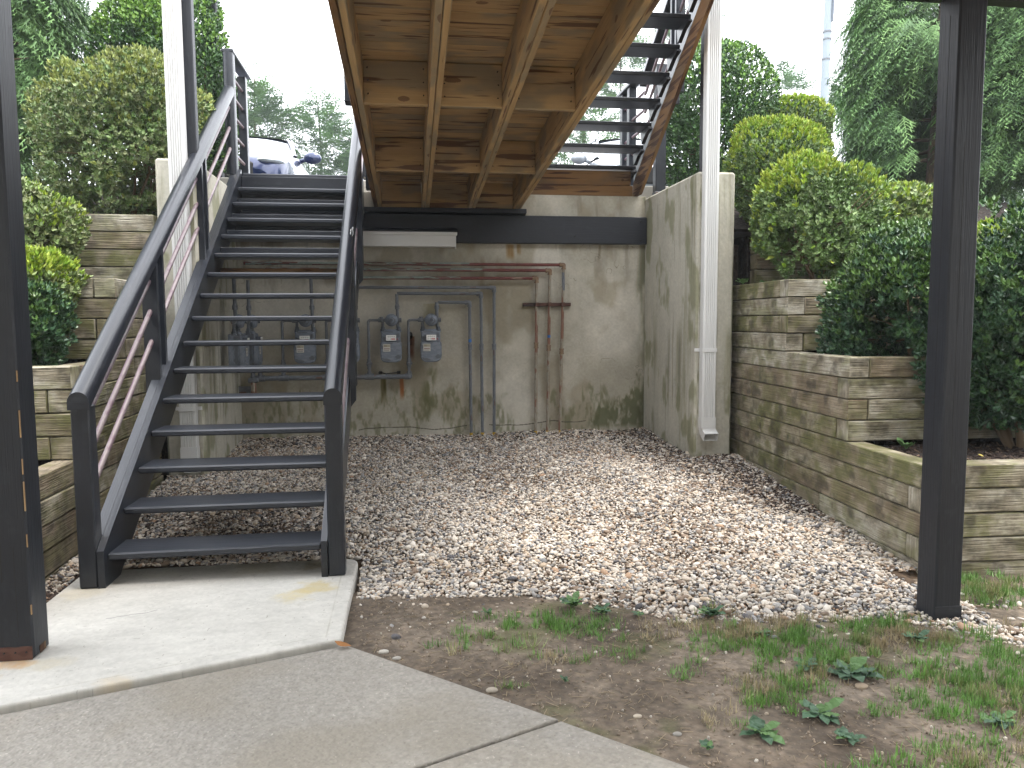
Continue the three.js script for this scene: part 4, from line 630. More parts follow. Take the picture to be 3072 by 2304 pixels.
function shrub(name, label, o) {
  const R = rng(o.seed), [cx, cy, cz] = o.c, [rx, ry, rz] = o.r, base = o.base ?? cy - ry;
  const g = thing(name, label, o.category || 'shrub', [cx, base, cz]); const list = [], tips = [], v = new THREE.Vector3(), ax = new THREE.Vector3(), q = new THREE.Quaternion(), q2 = new THREE.Quaternion(), m = new THREE.Matrix4();
  const p = o.square ?? 2.4, lump = o.lump ?? 0.16;
  let tries = 0;
  while (list.length + tips.length < o.n && tries++ < o.n * 6) {
    v.set(R() * 2 - 1, R() * 2 - 1, R() * 2 - 1); const l = v.length(); if (l > 1 || l < 0.05) continue; v.divideScalar(l);
    const sq = Math.pow(Math.pow(Math.abs(v.x), p) + Math.pow(Math.abs(v.y), p) + Math.pow(Math.abs(v.z), p), -1 / p);
    const lm = 1 + lump * 2 * (n3(v.x * 2.4 + o.seed, v.y * 2.4, v.z * 2.4, 7) - 0.5) + lump * (n3(v.x * 6, v.y * 6 + o.seed, v.z * 6, 8) - 0.5);
    const dep = 1 - Math.pow(R(), o.hollow ?? 2.4) * 0.6;
    const x = v.x * sq * rx * lm * dep, y = v.y * sq * ry * lm * dep, z = v.z * sq * rz * lm * dep;
    if (cy + y < base + (o.clear || 0)) continue;
    const gap = n3((cx + x) * 5, (cy + y) * 5, (cz + z) * 5, 60 + o.seed); if (gap < (o.gap ?? 0.34) + (v.y < -0.2 ? (o.under ?? 0.06) : 0)) continue;
    ax.copy(v).multiplyScalar(0.75).addScaledVector(UP, 0.8).add(new THREE.Vector3(R() - 0.5, R() - 0.5, R() - 0.5)).normalize();
    q.setFromUnitVectors(UP, ax); q2.setFromAxisAngle(UP, R() * 6.283); q.multiply(q2);
    const s = (o.scale || 1) * (0.75 + 0.5 * R()); m.compose(new THREE.Vector3(x, cy + y - base, z), q, new THREE.Vector3(s, s, s));
    const tip = o.tips && dep > 0.86 && R() < o.tipAmt * (v.y > 0.35 ? 1 : v.y > 0 ? 0.3 : 0.06) * (0.4 + 1.2 * n3(x * 4, y * 4, z * 4, 33));
    (tip ? tips : list).push([m.clone(), pick(R, tip ? o.tips : o.pal)]);
  }
  inst('foliage', G[o.leaf], LM[o.mat || o.leaf], list, g); if (tips.length) inst('new_growth', G[o.leaf === 'azalea' ? 'azaleaTip' : o.leaf], LM[o.mat || o.leaf], tips, g);
  const st = []; for (let i = 0; i < (o.stems ?? 7); i++) { const a = R() * 6.28, e = 0.3 + 0.5 * R(); st.push(limb([Math.cos(a) * 0.06, -0.02, Math.sin(a) * 0.06], [Math.cos(a) * rx * e, cy - base + ry * (R() * 0.5 - 0.1), Math.sin(a) * rz * e], 0.016 * (o.stemR || 1), 0.005, R)); for (let k = 0; k < 2; k++) { const b = R() * 6.28; st.push(limb([Math.cos(a) * rx * e * 0.5, (cy - base) * 0.6, Math.sin(a) * rz * e * 0.5], [Math.cos(b) * rx * 0.8, cy - base + ry * (R() - 0.5), Math.sin(b) * rz * 0.8], 0.007, 0.003, R)); } }
  if (st.length) part('stems', merge(st), M.twig, g);
  return g;
}
const AZ = [[0.13, 0.215, 0.065], [0.169, 0.26, 0.085], [0.098, 0.169, 0.046], [0.208, 0.286, 0.111]], AZT = [[0.312, 0.42, 0.048], [0.24, 0.372, 0.048], [0.372, 0.444, 0.072]], AZR = [[0.2, 0.275, 0.1], [0.25, 0.31, 0.13], [0.165, 0.235, 0.08], [0.22, 0.25, 0.11]];
const HO = [[0.05, 0.105, 0.054], [0.066, 0.13, 0.062], [0.08, 0.16, 0.062], [0.04, 0.085, 0.046]], HOT = [[0.11, 0.2, 0.05], [0.09, 0.165, 0.045]], BX = [[0.063, 0.14, 0.042], [0.091, 0.182, 0.049], [0.049, 0.105, 0.035]], BXT = [[0.15, 0.288, 0.05], [0.188, 0.325, 0.056]];
// right side
shrub('azalea', 'rounded azalea with yellow-green top on the third right terrace', { c: [3.78, 2.36, -6.48], r: [0.62, 0.52, 0.48], base: 1.745, leaf: 'azalea', pal: AZ, tips: AZT, tipAmt: 1.0, n: 5200, scale: 0.82, seed: 11, under: 0.12, clear: 0.1, hollow: 2.4, lump: 0.22, gap: 0.38, category: 'azalea' });
shrub('azalea', 'clipped bright yellow-green azalea just right of the downspout', { c: [3.98, 3.05, -7.75], r: [0.53, 0.52, 0.5], base: 2.4, leaf: 'azalea', pal: AZ, tips: AZT, tipAmt: 1.6, n: 4600, scale: 0.8, seed: 12, gap: 0.36, category: 'azalea' });
shrub('azalea', 'yellow-green azalea top farther back beneath the pole', { c: [5.0, 3.95, -9.4], r: [0.52, 0.34, 0.45], base: 3.0, leaf: 'azalea', pal: AZ, tips: AZT, tipAmt: 1.4, n: 3200, scale: 0.85, seed: 13, category: 'azalea' });
shrub('boxwood', 'tall dark green hedge shrub beyond the right wing wall', { c: [3.92, 3.87, -9.25], r: [0.7, 0.98, 0.55], base: 2.9, leaf: 'box', pal: BX, tips: BXT, tipAmt: 0.5, n: 9500, scale: 1.35, seed: 14, square: 2.8, gap: 0.3, stems: 10, category: 'shrub' });
shrub('azalea', 'brownish azalea in shade beside the right post', { c: [4.78, 2.36, -6.75], r: [0.42, 0.36, 0.34], base: 1.76, leaf: 'azalea', pal: AZR, tips: AZT, tipAmt: 0.4, n: 3600, scale: 0.8, seed: 15, category: 'azalea' });
shrub('holly', 'glossy holly bush overhanging the timber corner left of the post', { c: [3.86, 1.42, -5.3], r: [0.58, 0.62, 0.5], base: 1.16, leaf: 'holly', pal: HO, tips: HOT, tipAmt: 0.7, n: 5600, scale: 0.7, seed: 16, lump: 0.3, clear: -0.5, gap: 0.36, under: 0.05, stemR: 1.3, category: 'holly' });
shrub('holly', 'glossy holly bush rooted behind the right post', { c: [4.3, 1.35, -4.72], r: [0.68, 0.72, 0.42], base: 0.56, leaf: 'holly', pal: HO, tips: HOT, tipAmt: 0.6, n: 6600, scale: 0.7, seed: 17, lump: 0.28, clear: 0.12, stemR: 1.8, category: 'holly' });
shrub('azalea', 'pale yellow-green azalea at the right edge above the holly', { c: [5.15, 1.92, -5.75], r: [0.5, 0.32, 0.4], base: 1.2, leaf: 'azalea', pal: AZR, tips: AZT, tipAmt: 1.2, n: 3200, scale: 0.8, seed: 18, category: 'azalea' });
// left side
shrub('azalea', 'large rounded azalea left of the white downspout', { c: [-2.6, 3.22, -7.72], r: [0.74, 0.74, 0.52], base: 2.38, leaf: 'azalea', pal: [...AZ, ...AZR, [0.2, 0.25, 0.11], [0.24, 0.28, 0.13]], tips: [[0.3, 0.35, 0.1], [0.27, 0.31, 0.08]], tipAmt: 0.6, n: 8600, scale: 0.8, seed: 21, hollow: 2.4, clear: 0.02, lump: 0.26, gap: 0.4, category: 'azalea' });
shrub('azalea', 'small twiggy azalea on the third left terrace', { c: [-3.0, 2.16, -6.5], r: [0.48, 0.38, 0.36], base: 1.75, leaf: 'azalea', pal: AZR, tips: AZT, tipAmt: 0.4, n: 3600, scale: 0.8, seed: 22, category: 'azalea', stems: 14 });
shrub('azalea', 'yellow-green azalea behind the left holly', { c: [-2.78, 1.72, -5.82], r: [0.45, 0.28, 0.25], base: 1.16, leaf: 'azalea', pal: AZR, tips: AZT, tipAmt: 1.3, n: 3000, scale: 0.8, seed: 23, category: 'azalea' });
shrub('holly', 'small glossy holly beside the left post', { c: [-2.72, 1.4, -5.5], r: [0.44, 0.36, 0.28], base: 1.16, leaf: 'holly', pal: HO, tips: HOT, tipAmt: 0.4, n: 2600, scale: 0.7, seed: 24, clear: -0.25, lump: 0.3, category: 'holly' });
shrub('boxwood', 'rounded bright green hedge shrub above the large left azalea', { c: [-2.8, 4.32, -9.2], r: [0.5, 0.8, 0.5], base: 2.95, leaf: 'box', pal: [...BX, [0.05, 0.12, 0.025]], tips: BXT, tipAmt: 1.0, n: 6500, scale: 1.45, seed: 25, square: 2.6, gap: 0.3, stems: 9, clear: 0.2 });
shrub('boxwood', 'overgrown hedge shrub behind the top of the left handrail', { c: [-2.37, 4.0, -9.05], r: [0.5, 1.12, 0.42], base: 2.9, leaf: 'box', pal: BX, tips: BXT, tipAmt: 0.5, n: 7000, scale: 1.4, seed: 26, square: 2.8, gap: 0.4, lump: 0.22, stems: 14 });

function conifer(name, label, o) {
  const R = rng(o.seed), g = thing(name, label, 'tree', o.pos); const list = [], q = new THREE.Quaternion(), m = new THREE.Matrix4(), X = new THREE.Vector3(), Y = new THREE.Vector3(), Z = new THREE.Vector3(), B = new THREE.Matrix4();
  const prof = o.prof || ((t) => Math.pow(1 - t, 0.7) * sst(-0.05, 0.12, t));
  const wood = [limb([0, -0.1, 0], [(R() - 0.5) * 0.2, o.h * 0.95, (R() - 0.5) * 0.2], o.tr, 0.02, R, 0.02)];
  let tries = 0; while (list.length < o.n && tries++ < o.n * 8) {
    const t = Math.pow(R(), 1.15), a = R() * 6.283, lm = 0.8 + 0.45 * n3(Math.cos(a) * 1.8 + o.seed, t * 5, Math.sin(a) * 1.8, 3), dep = 1 - Math.pow(R(), o.hollow ?? 2.2) * 0.75, r = o.rad * prof(t) * lm * dep, y = lerp(o.low, o.h, t);
    if (R() > (prof(t) + 0.12)) continue; const x = Math.cos(a) * r, z = Math.sin(a) * r;
    if (n3((x + o.pos[0]) * o.gf, (y + o.pos[1]) * o.gf * 1.5, (z + o.pos[2]) * o.gf, o.seed) < o.gap) continue;
    Y.set(Math.cos(a) + (R() - 0.5) * 0.9, (o.lift ?? -0.1) + (R() - 0.5) * 0.7, Math.sin(a) + (R() - 0.5) * 0.9).normalize(); Z.set((R() - 0.5) * 0.6, 1, (R() - 0.5) * 0.6); X.crossVectors(Y, Z).normalize(); Z.crossVectors(X, Y); B.makeBasis(X, Y, Z); q.setFromRotationMatrix(B);
    const s = o.s * (0.7 + 0.6 * R()); m.compose(new THREE.Vector3(x, y, z), q, new THREE.Vector3(s, s, s)); list.push([m.clone(), pick(R, o.pal)]);
  }
  for (let i = 0; i < o.limbs; i++) { const t = 0.02 + 0.9 * i / o.limbs, a = R() * 6.28, r = o.rad * prof(t) * 0.85, y = lerp(o.low, o.h, t); wood.push(limb([0, y - 0.1 * r, 0], [Math.cos(a) * r, y + (o.lift ?? -0.1) * r * 0.4 + 0.05, Math.sin(a) * r], Math.max(0.008, o.tr * 0.28 * (1 - t)), 0.005, R, 0.12)); }
  part('trunk', merge(wood), M.bark, g); inst('crown', o.geo || G.spray, LM.conifer, list, g); return g;
}
const CO = [[0.105, 0.203, 0.068], [0.15, 0.277, 0.09], [0.195, 0.33, 0.112], [0.083, 0.158, 0.06]];
const cprof = (t) => Math.min(1, 0.62 + 0.9 * t) * Math.pow(1 - t, 0.62) * 1.15;
conifer('conifer', 'feathery evergreen tree left of the right front post', { pos: [7.5, 2.95, -10.0], h: 5.4, low: 0.75, rad: 1.25, n: 4300, s: 1.15, tr: 0.12, limbs: 30, gap: 0.4, gf: 1.6, seed: 31, pal: CO, prof: cprof, lift: -0.35 });
conifer('conifer', 'feathery evergreen tree at the right edge behind the post', { pos: [8.5, 2.8, -9.1], h: 5.6, low: 0.7, rad: 1.35, n: 4600, s: 1.15, tr: 0.13, limbs: 34, gap: 0.42, gf: 1.6, seed: 32, pal: CO, prof: cprof, lift: -0.35 });
conifer('conifer', 'shaded evergreen tree between and behind the right pair', { pos: [9.2, 3.0, -12.0], h: 6.0, low: 0.4, rad: 1.5, n: 3200, s: 1.3, tr: 0.13, limbs: 26, gap: 0.42, gf: 1.4, seed: 33, pal: CO, prof: cprof, lift: -0.35 });
conifer('conifer', 'dark feathery evergreen tree in the upper left corner', { pos: [-4.4, 2.9, -9.1], h: 5.4, low: 0.7, rad: 0.94, n: 4000, s: 1.1, tr: 0.1, limbs: 34, gap: 0.4, gf: 1.6, seed: 34, pal: CO, prof: cprof, lift: -0.35 });
conifer('conifer', 'shaded evergreen tree behind the upper left one', { pos: [-6.2, 3.0, -10.8], h: 6.0, low: 0.4, rad: 1.6, n: 5000, s: 1.4, tr: 0.12, limbs: 24, gap: 0.4, gf: 1.4, seed: 35, pal: CO, prof: cprof, lift: -0.35 });
// far pines behind the parking lot
const far = [[-8.2, -33, 9.8, 2.4, 'tallest hazy pine behind the dark blue car'], [-5.6, -31, 8.4, 2.1, 'pale pine right behind the blue car roof'], [-3.6, -35, 8.9, 2.4, 'sparse pale pine between the blue car and bridge'], [-1.2, -34, 9.6, 2.6, 'pale pine partly hidden by the bridge edge'], [7.2, -30, 9.2, 2.6, 'pine seen low between the upper stair treads'], [9.6, -33, 10.6, 2.7, 'pine above the white car behind the upper stair'], [12.4, -32, 11.2, 2.6, 'pine behind the upper stair railing'], [17.6, -34, 10.0, 2.4, 'thin pine left of the utility pole foot'], [20.4, -33, 9.6, 2.4, 'hazy pine at the foot of the utility pole'], [-12.5, -32, 11, 2.8, 'far pine behind the left evergreen']];
far.forEach(([x, z, h, r, label], i) => conifer('pine_tree', label, { pos: [x, 3.0, z], h, low: 1.2, rad: r, n: 1100, s: 0.8, tr: 0.14, limbs: 30, gap: 0.46, gf: 0.7, seed: 40 + i, pal: CO, geo: G.sprayFar, lift: 0.35, hollow: 1.4, prof: (t) => (0.75 + 0.4 * Math.sin(t * 9 + i)) * Math.pow(1 - t, 0.45) }));

// ---------------------------------------------------------------- utility pole
{
  const g = thing('utility_pole', 'tall grey utility pole above the hedge', 'pole', [17.28, 3.0, -30]);
  part('shaft', cyl([0, 0, 0], [0.25, 14, 0], 0.2, 0.15, 14), std({ color: 0x8d969c, roughness: 0.9 }), g);
  for (const y of [9.1, 9.9, 10.2]) part('band', cyl([0.25 * y / 14, y, 0], [0.25 * y / 14, y + 0.06, 0], 0.19, 0.19, 14), M.pipeGrey, g);
  part('conduit', tubeG([[0.3, 10.6, 0.16], [0.34, 12, 0.18], [0.42, 14, 0.2]], 0.05, 0.05, 8), std({ color: 0x59606a, roughness: 0.6 }), g);
}
// ---------------------------------------------------------------- parked cars
function loft(rows) { const n = rows[0].length, pos = [], uv = [], idx = []; rows.forEach((r, j) => r.forEach((p, i) => { pos.push(...p); uv.push(i / n, j / rows.length); })); for (let j = 0; j + 1 < rows.length; j++) for (let i = 0; i + 1 < n; i++) { const a = j * n + i; idx.push(a, a + 1, a + n, a + 1, a + n + 1, a + n); } const g = new THREE.BufferGeometry(); g.setAttribute('position', new THREE.Float32BufferAttribute(pos, 3)); g.setAttribute('uv', new THREE.Float32BufferAttribute(uv, 2)); g.setIndex(idx); g.computeVertexNormals(); return g; }
const GLASS = new THREE.MeshPhysicalMaterial({ color: 0x20262b, roughness: 0.04, clearcoat: 1, clearcoatRoughness: 0.02, specularIntensity: 1 });
function car(label, pos, turn, color, k = 1) {
  const g = thing('parked_car', label, 'car', pos, turn, 'cars in the parking lot'); const body = new THREE.MeshPhysicalMaterial({ color, metalness: 0.35, roughness: 0.3, clearcoat: 1, clearcoatRoughness: 0.05 });
  const S = [[0.03, 0.6, 0.3, 0.52], [0, 0.72, 0.24, 0.62], [-0.1, 0.8, 0.2, 0.7], [-0.3, 0.86, 0.2, 0.78], [-0.7, 0.9, 0.2, 0.86], [-1.15, 0.915, 0.2, 0.94], [-1.6, 0.92, 0.2, 0.97], [-2.4, 0.925, 0.2, 0.99], [-3.3, 0.925, 0.2, 1.01], [-3.9, 0.91, 0.22, 1.03], [-4.3, 0.87, 0.26, 1.03], [-4.55, 0.8, 0.32, 0.96], [-4.6, 0.7, 0.4, 0.8]];
  const rows = S.map(([z, w, lo, top]) => { const r = []; const half = [[0.86, lo], [0.97, lo + 0.06], [1, lo + (top - lo) * 0.35], [1.0, lo + (top - lo) * 0.62], [0.985, lo + (top - lo) * 0.82], [0.95, top - 0.035], [0.88, top - 0.006], [0.62, top + 0.022], [0.3, top + 0.035], [0, top + 0.038]]; for (const [x, y] of half) r.push([-x * w, y * k, z]); for (const [x, y] of half.slice(0, -1).reverse()) r.push([x * w, y * k, z]); return r; });
  part('body', loft(rows), body, g); part('front_skin', loft([rows[0].map(([x, y, z]) => [x, y, z]), rows[0].map(([x]) => [x, 0.3 * k, 0.02])]), body, g);
  // cabin: roof, screens, side glass, pillars
  const wb = 0.82, wr = 0.6, yb = (z) => (0.965 + 0.015 * (-z - 1.15)) * k, Wz = (s, t) => lerp(-1.12 - 0.18 * s * s, -2.0 - 0.06 * s * s, t), screen = (f) => { const rws = []; for (let j = 0; j <= 5; j++) { const t = j / 5, r = []; for (let i = 0; i <= 8; i++) { const s = i / 4 - 1; r.push(f(s, t)); } rws.push(r); } return loft(rws); };
  part('windshield', screen((s, t) => [s * lerp(wb - 0.04, wr - 0.03, t), lerp(0.96, 1.41 - 0.03 * s * s, Math.pow(t, 0.92)) * k, Wz(s, t)]), GLASS, g);
  part('rear_window', screen((s, t) => [-s * lerp(wb - 0.06, wr - 0.03, t), lerp(1.02, 1.4 - 0.03 * s * s, t) * k, lerp(-4.05 + 0.1 * s * s, -3.2, t)]), GLASS, g);
  part('roof', screen((s, t) => [s * (wr + 0.015), (1.415 - 0.05 * s * s + 0.04 * Math.sin(t * 3.14)) * k, lerp(-1.98, -3.24, t)]), body, g);
  for (const s of [-1, 1]) {
    part('side_window', loft([[[s * wb * 1.02, 0.97 * k, -1.35], [s * wb * 1.04, 0.99 * k, -2.4], [s * wb * 1.03, 1.02 * k, -3.9]], [[s * (wr + 0.05), 1.36 * k, -2.05], [s * (wr + 0.06), 1.39 * k, -2.6], [s * (wr + 0.05), 1.36 * k, -3.2]]]), GLASS, g);
    part('pillar', tubeG([[s * 0.8, 0.96 * k, -1.3], [s * 0.71, 1.2 * k, -1.68], [s * 0.6, 1.38 * k, -2.06]], 0.035, 0.03, 6), body, g);
    part('roof_edge', tubeG([[s * 0.62, 1.385 * k, -2.06], [s * 0.64, 1.415 * k, -2.6], [s * 0.62, 1.385 * k, -3.24]], 0.03, 0.03, 6), body, g);
    part('headlight', new THREE.SphereGeometry(1, 16, 10).scale(0.2, 0.062 * k, 0.16).rotateY(s * 0.55), new THREE.MeshPhysicalMaterial({ color: 0xb9c2c8, roughness: 0.12, metalness: 0.5, clearcoat: 1 }), g, [s * 0.63, 0.655 * k, -0.13]);
    part('fog_recess', new THREE.SphereGeometry(1, 12, 8).scale(0.15, 0.06, 0.08).rotateZ(-s * 0.3), M.blackIron, g, [s * 0.6, 0.42 * k, -0.03]);
    const mir = part('mirror', new THREE.SphereGeometry(1, 16, 10).scale(0.14, 0.095, 0.07), body, g, [s * 1.03, 1.02 * k, -1.62]); part('stalk', cyl([-s * 0.08, -0.02, 0], [-s * 0.2, -0.05, -0.02], 0.03, 0.04, 8), body, mir);
    for (const z of [-0.85, -3.65]) { const w = part('wheel', plain(new THREE.TorusGeometry(0.24, 0.085, 10, 24)).rotateY(Math.PI / 2), M.blackIron, g, [s * 0.83, 0.33, z]); part('rim', cyl([-0.05, 0, 0], [0.05, 0, 0], 0.2, 0.2, 18), M.pipeGrey, w); }
  }
  part('grille', bx(-0.42, 0.42, 0.4 * k, 0.62 * k, -0.02, 0.045, 0.02), M.blackIron, g); part('hood_crease', tubeG([[0.28, 0.72 * k, -0.1], [0.45, 0.94 * k, -0.95]], 0.008, 0.008, 5), body, g);
  return g;
}
car('dark blue sedan parked above the left stairs', [-2.42, 3.026, -10.9], 0, 0x1a2850);
car('white car behind the upper stair treads', [3.98, 3.026, -11.0], 0, 0x8b9096, 1.12);
car('grey car glimpsed behind the upper left evergreen', [-7.4, 3.026, -11.6], 0.05, 0x6d747b, 1.05);
// ---------------------------------------------------------------- lawn: grass, weeds, crumbs
{
  const R = rng(1234), tuft = (n, L, seed) => { const r = rng(seed), a = []; for (let i = 0; i < n; i++) { const b = blade(L * (0.5 + 0.7 * r()), 0.0042, 0.2, 0.35, [1, 0.9, 0.6, 0]); b.rotateX(0.2 + 1.1 * r()); b.rotateY(r() * 6.283); b.translate((r() - 0.5) * 0.05, 0, (r() - 0.5) * 0.05); a.push(b); } return merge(a); };
  const T = [tuft(15, 0.05, 1), tuft(12, 0.04, 2), tuft(16, 0.062, 3)], L = [[], [], []], m = new THREE.Matrix4(), q = new THREE.Quaternion();
  const patches = [[0.5, -3.6, 0.22, 1], [0.35, -3.45, 0.2, 0.8], [0.75, -3.55, 0.2, 0.8], [1.1, -3.45, 0.2, 1], [1.35, -3.35, 0.2, 0.9], [1.6, -3.3, 0.22, 1], [1.85, -3.25, 0.28, 1.3], [2.1, -3.2, 0.25, 1.2], [2.35, -3.25, 0.2, 0.9], [2.5, -3.12, 0.22, 1], [2.75, -2.85, 0.2, 1.2], [1.55, -2.85, 0.2, 1], [1.4, -2.72, 0.12, 0.9], [1.75, -2.95, 0.2, 0.7], [1.2, -2.62, 0.09, 1], [2.25, -2.72, 0.25, 1.3], [2.05, -2.55, 0.2, 1], [2.45, -2.6, 0.2, 1], [1.95, -2.95, 0.07, 1], [1.75, -2.58, 0.08, 0.8], [1.25, -3.0, 0.12, 0.5], [1.5, -2.15, 0.14, 1], [1.85, -2.2, 0.2, 1], [0.62, -3.2, 0.16, 0.5], [0.45, -3.05, 0.12, 0.3], [3.1, -3.6, 0.22, 1], [3.35, -3.75, 0.2, 0.9], [2.3, -2.3, 0.2, 0.9], [-1.98, -4.2, 0.06, 0.8], [1.0, -3.25, 0.15, 0.4], [2.0, -2.85, 0.1, 0.5], [1.6, -3.62, 0.12, 0.3], [2.9, -3.15, 0.12, 0.6]];
  for (const [px, pz, pr, den] of patches) { const n = Math.round(den * pr * pr * 2600) + 4; for (let i = 0; i < n; i++) { const a = R() * 6.283, r = pr * Math.pow(R(), 0.75) * 1.05, x = px + Math.cos(a) * r * 1.2, z = pz + Math.sin(a) * r * 0.8; if (z > -3.49 + (x + 0.27) * 0.955 - 0.015 && x > -0.3 && x < 3) { if (z - (-3.49 + (x + 0.27) * 0.955) > -0.03) continue; } if (fbm(x * 8, z * 8, 3, 79) < 0.44 && R() < 0.8) continue; const s = 0.55 + 0.65 * R(); q.setFromAxisAngle(UP, R() * 6.283); m.compose(new THREE.Vector3(x, soilY(x, z) - 0.006, z), q, new THREE.Vector3(s, s * (0.7 + 0.5 * R()), s)); const dry = fbm(x * 3.5, z * 3.5, 3, 77) + 0.2 * (R() - 0.5); const k = 0.7 + 0.6 * R(); L[Math.floor(R() * 3)].push([m.clone(), dry > 0.66 ? [0.36 * k, 0.3 * k, 0.18 * k] : dry > 0.57 ? [0.23 * k, 0.28 * k, 0.1 * k] : [0.14 * k, 0.28 * k, 0.06 * k]]); } }
  const g = new THREE.Group(); g.name = 'grass'; scene.add(g); tag(g, 'sparse tufts of green and dry grass on the soil', 'grass', null, 'stuff');
  T.forEach((t, i) => inst('grass_tufts', t, LM.azalea, L[i], g));
  // crumbs of earth, grit and straw
  const C = [], S = []; const e = new THREE.Euler();
  for (let i = 0; i < 9000; i++) { const x = -0.25 + R() * 3.6, z = -4.1 + R() * 2.9; if (z > -3.5 + (x + 0.27) * 0.955 || z < gravelEdge(x) - 0.1) continue; const s = 0.0015 + 0.006 * Math.pow(R(), 3.2); e.set(R() * 6, R() * 6, R() * 6); q.setFromEuler(e); m.compose(new THREE.Vector3(x, soilY(x, z) + s * 0.3, z), q, new THREE.Vector3(s * 1.3, s, s)); const t = R(), k = 0.6 + 0.7 * R(); C.push([m.clone(), t < 0.72 ? [0.24 * k, 0.19 * k, 0.14 * k] : t < 0.9 ? [0.3 * k, 0.25 * k, 0.19 * k] : [0.55 * k, 0.5 * k, 0.43 * k]]); }
  for (let i = 0; i < 2600; i++) { const x = -0.2 + R() * 3.5, z = -4.0 + R() * 2.6; if (z > -3.5 + (x + 0.27) * 0.955 || z < gravelEdge(x) || fbm(x * 2.2, z * 2.2, 3, 87) < 0.42) continue; const s = 0.02 + 0.04 * R(); e.set((R() - 0.5) * 0.3, R() * 6.3, 1.57 + (R() - 0.5) * 0.3); q.setFromEuler(e); m.compose(new THREE.Vector3(x, soilY(x, z) + 0.004, z), q, new THREE.Vector3(0.0011, s, 0.0011)); const k = 0.5 + 0.7 * R(); S.push([m.clone(), [0.33 * k, 0.26 * k, 0.17 * k]]); }
  const c = new THREE.Group(); c.name = 'soil_litter'; scene.add(c); tag(c, 'crumbs of earth, grit and dry straw on the soil', 'litter', null, 'stuff');
  inst('crumbs', new THREE.IcosahedronGeometry(1, 0), std({ roughness: 1 }), C, c); inst('straw', new THREE.CylinderGeometry(1, 1, 1, 4), std({ roughness: 1 }), S, c);
}
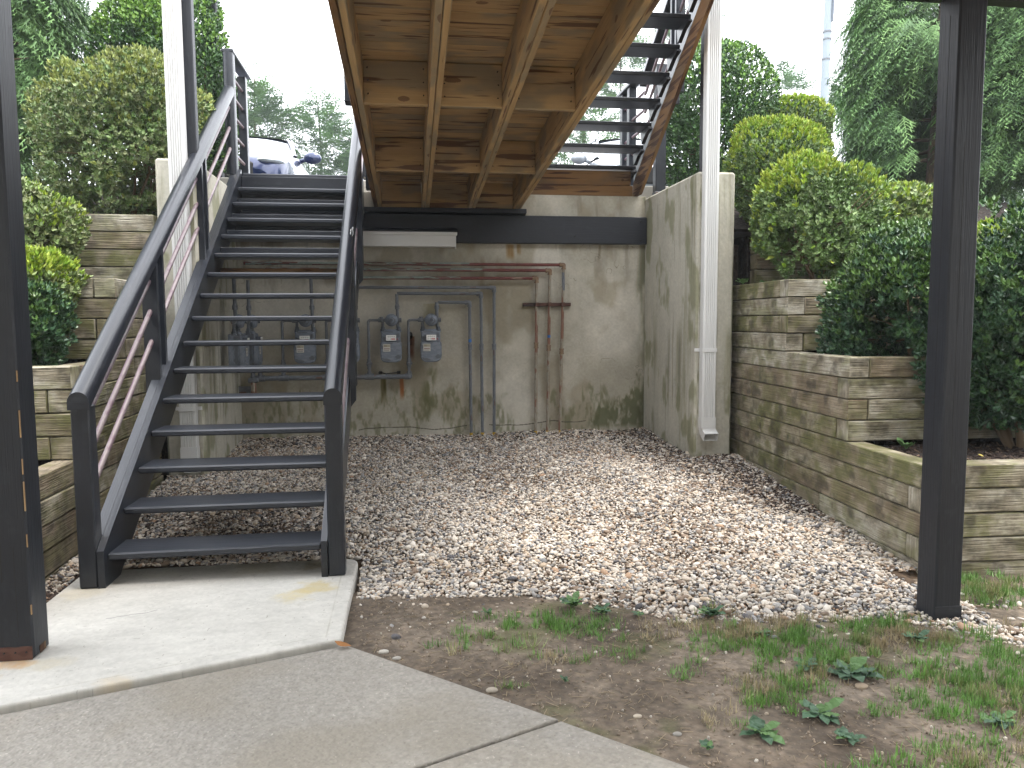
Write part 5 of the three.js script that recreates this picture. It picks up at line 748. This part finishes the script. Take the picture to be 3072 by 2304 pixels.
{
  const leafG = [0, 1, 2].map((i) => { const b = blade(0.085 + 0.015 * i, 0.05, 0.12, -0.12 - 0.08 * i, [0.12, 0.4, 0.5, 0.85, 0.78, 1, 0.9, 0.55, 0]); const p = b.attributes.position; for (let k = 0; k < p.count; k++) p.setZ(k, p.getZ(k) + 0.005 * Math.sin(p.getX(k) * 260 + p.getY(k) * 140)); b.computeVertexNormals(); return b; });
  const mats = [[0.055, 0.12, 0.06], [0.085, 0.17, 0.05], [0.05, 0.105, 0.055]].map((c) => std({ color: new THREE.Color().setRGB(...c), roughness: 0.6, side: THREE.DoubleSide }));
  const R = rng(91);
  const weed = (label, x, z, n, s, up = 1.25) => { n = Math.round(n * 1.5); s *= 0.78; const g = thing('broadleaf_weed', label, 'weed', [x, soilY(x, z), z], 0, 'weeds on the soil'); for (let i = 0; i < n; i++) { const l = part('leaf', leafG[i % 3], mats[Math.floor(R() * 3)], g, [0, 0.006 + 0.004 * (i % 3), 0]); l.rotation.order = 'YXZ'; l.rotation.set(up * (i > n * 0.6 ? 0.6 + 0.2 * R() : 0.88 + 0.17 * R()), i * 2.4 + R() * 0.6, (R() - 0.5) * 0.4); const k = s * (0.7 + 0.5 * R()); l.scale.set(k, k, k); } return g; };
  weed('large flat weed rosette left of the right post, upper of two', 1.86, -2.86, 11, 1.25); weed('weed rosette touching the large flat one on its left', 1.7, -2.95, 8, 0.85);
  weed('flat weed rosette below the large one', 1.55, -2.58, 9, 1.1); weed('weed rosette nearest the sidewalk among the lower group', 1.27, -2.5, 9, 1.0);
  weed('small weed rosette right of the lower group', 1.565, -2.41, 7, 0.7); weed('tiny four-leaf weed nearest the bottom of the picture', 1.035, -2.43, 5, 0.5, 0.9);
  weed('leafy weed clump at the gravel edge', 0.85, -3.77, 12, 0.95, 0.95); weed('leafy weed beside the gravel edge clump', 0.98, -3.68, 9, 0.8, 1); weed('weed at the gravel edge in the middle', 1.52, -3.56, 9, 0.95, 1);
  weed('weed cut by the right edge of the picture', 2.16, -2.4, 8, 0.9); weed('light green weed left of the dense grass', 1.68, -3.3, 6, 0.6); weed('small weed right of the clump at the gravel edge', 1.16, -3.62, 6, 0.55); weed('low weed in the grass before the right post', 2.35, -3.12, 9, 0.8, 1);
  weed('tiny seedling on bare soil left of the grass', 0.64, -2.98, 5, 0.4, 0.8); weed('small seedling in the grass strip left', 0.4, -3.75, 6, 0.5, 0.9);
  const seedling = (label, p, n, s) => { const g = thing('seedling', label, 'seedling', p); for (let i = 0; i < n; i++) { const l = part('leaf', leafG[i % 3], mats[1], g); l.rotation.order = 'YXZ'; l.rotation.set(0.8 * (0.7 + 0.5 * R()), i * 2.4, 0); l.scale.setScalar(s * (0.7 + 0.5 * R())); } };
  seedling('five-leaved seedling on mulch behind the lowest right timber', [3.42, 0.57, -4.72], 6, 0.95); seedling('small green sprout beside the right downspout', [3.14, 1.8, -6.72], 9, 0.8); seedling('pale green sprout on the second right terrace mulch', [3.42, 1.17, -5.5], 9, 0.75); seedling('leafy sprout at the top of the third right timber wall', [3.3, 1.77, -6.6], 12, 0.9);
  // dead leaves
  const dl = (label, p, turn, col, s) => { const b = blade(0.09, 0.045, 0.7, -0.35, [0.1, 0.8, 1, 0.85, 0.5, 0]); b.rotateX(Math.PI / 2.1); const m = solo('dead_leaf', b, std({ color: col, roughness: 0.8, side: THREE.DoubleSide }), label, 'leaf', p); m.rotation.y = turn; m.scale.setScalar(s); };
  dl('curled brown dead leaf at the corner of the pale pad', [-0.34, 0.012, -3.425], 1.4, 0x9a6a3c, 0.9); dl('grey dead leaf near the lower right grass', [1.78, soilY(1.78, -2.25) + 0.01, -2.25], 0.6, 0x8d7d74, 0.9); dl('pale dead leaf on the grass beside the flat weed', [1.62, soilY(1.62, -3.02) + 0.01, -3.02], 2.2, 0xb3a48e, 0.7); dl('yellow fallen leaf on the lowest right timber', [3.3, 0.612, -4.12], 0.4, 0xb0a04e, 0.7); dl('yellow fallen leaf on the mulch right of the post', [3.62, 0.6, -4.3], 1.9, 0xb5a552, 0.7);
  // a few larger stones on the soil
  const st = (label, x, z, s, c) => { const g = new THREE.IcosahedronGeometry(1, 2), p = g.attributes.position; for (let i = 0; i < p.count; i++) { const f = 0.8 + 0.4 * n3(p.getX(i) * 1.4 + x * 9, p.getY(i) * 1.4, p.getZ(i) * 1.4, 5); p.setXYZ(i, p.getX(i) * f * 1.4, p.getY(i) * f * 0.6, p.getZ(i) * f); } g.computeVertexNormals(); const m = solo('stone', g, std({ color: c, roughness: 0.9 }), label, 'stone', [x, soilY(x, z) + s * 0.2, z]); m.scale.setScalar(s); };
  st('small white stone just right of the pad corner', -0.12, -3.4, 0.017, 0xb9b4aa); st('pale stone at the sidewalk edge past the corner', -0.06, -3.33, 0.014, 0xa8a39a); st('flat grey stone beside the sidewalk edge', 0.33, -2.96, 0.018, 0x9d9486); st('pale stone on bare soil below the grass strip', 0.86, -2.68, 0.014, 0xb0a493); st('grey stone on the bare soil near the joint', 0.97, -2.55, 0.013, 0x8f8b84); st('white stone under the right holly beside the post', 2.98, -3.62, 0.016, 0xc4bfb4); st('brown stone among the flat weeds', 1.84, -2.76, 0.02, 0x9a8a76);
}
// thin summer haze that pales the trees beyond the parking lot
scene.fog = new THREE.FogExp2(0xe6edf2, 0.0018);
renderer.render(scene, camera);
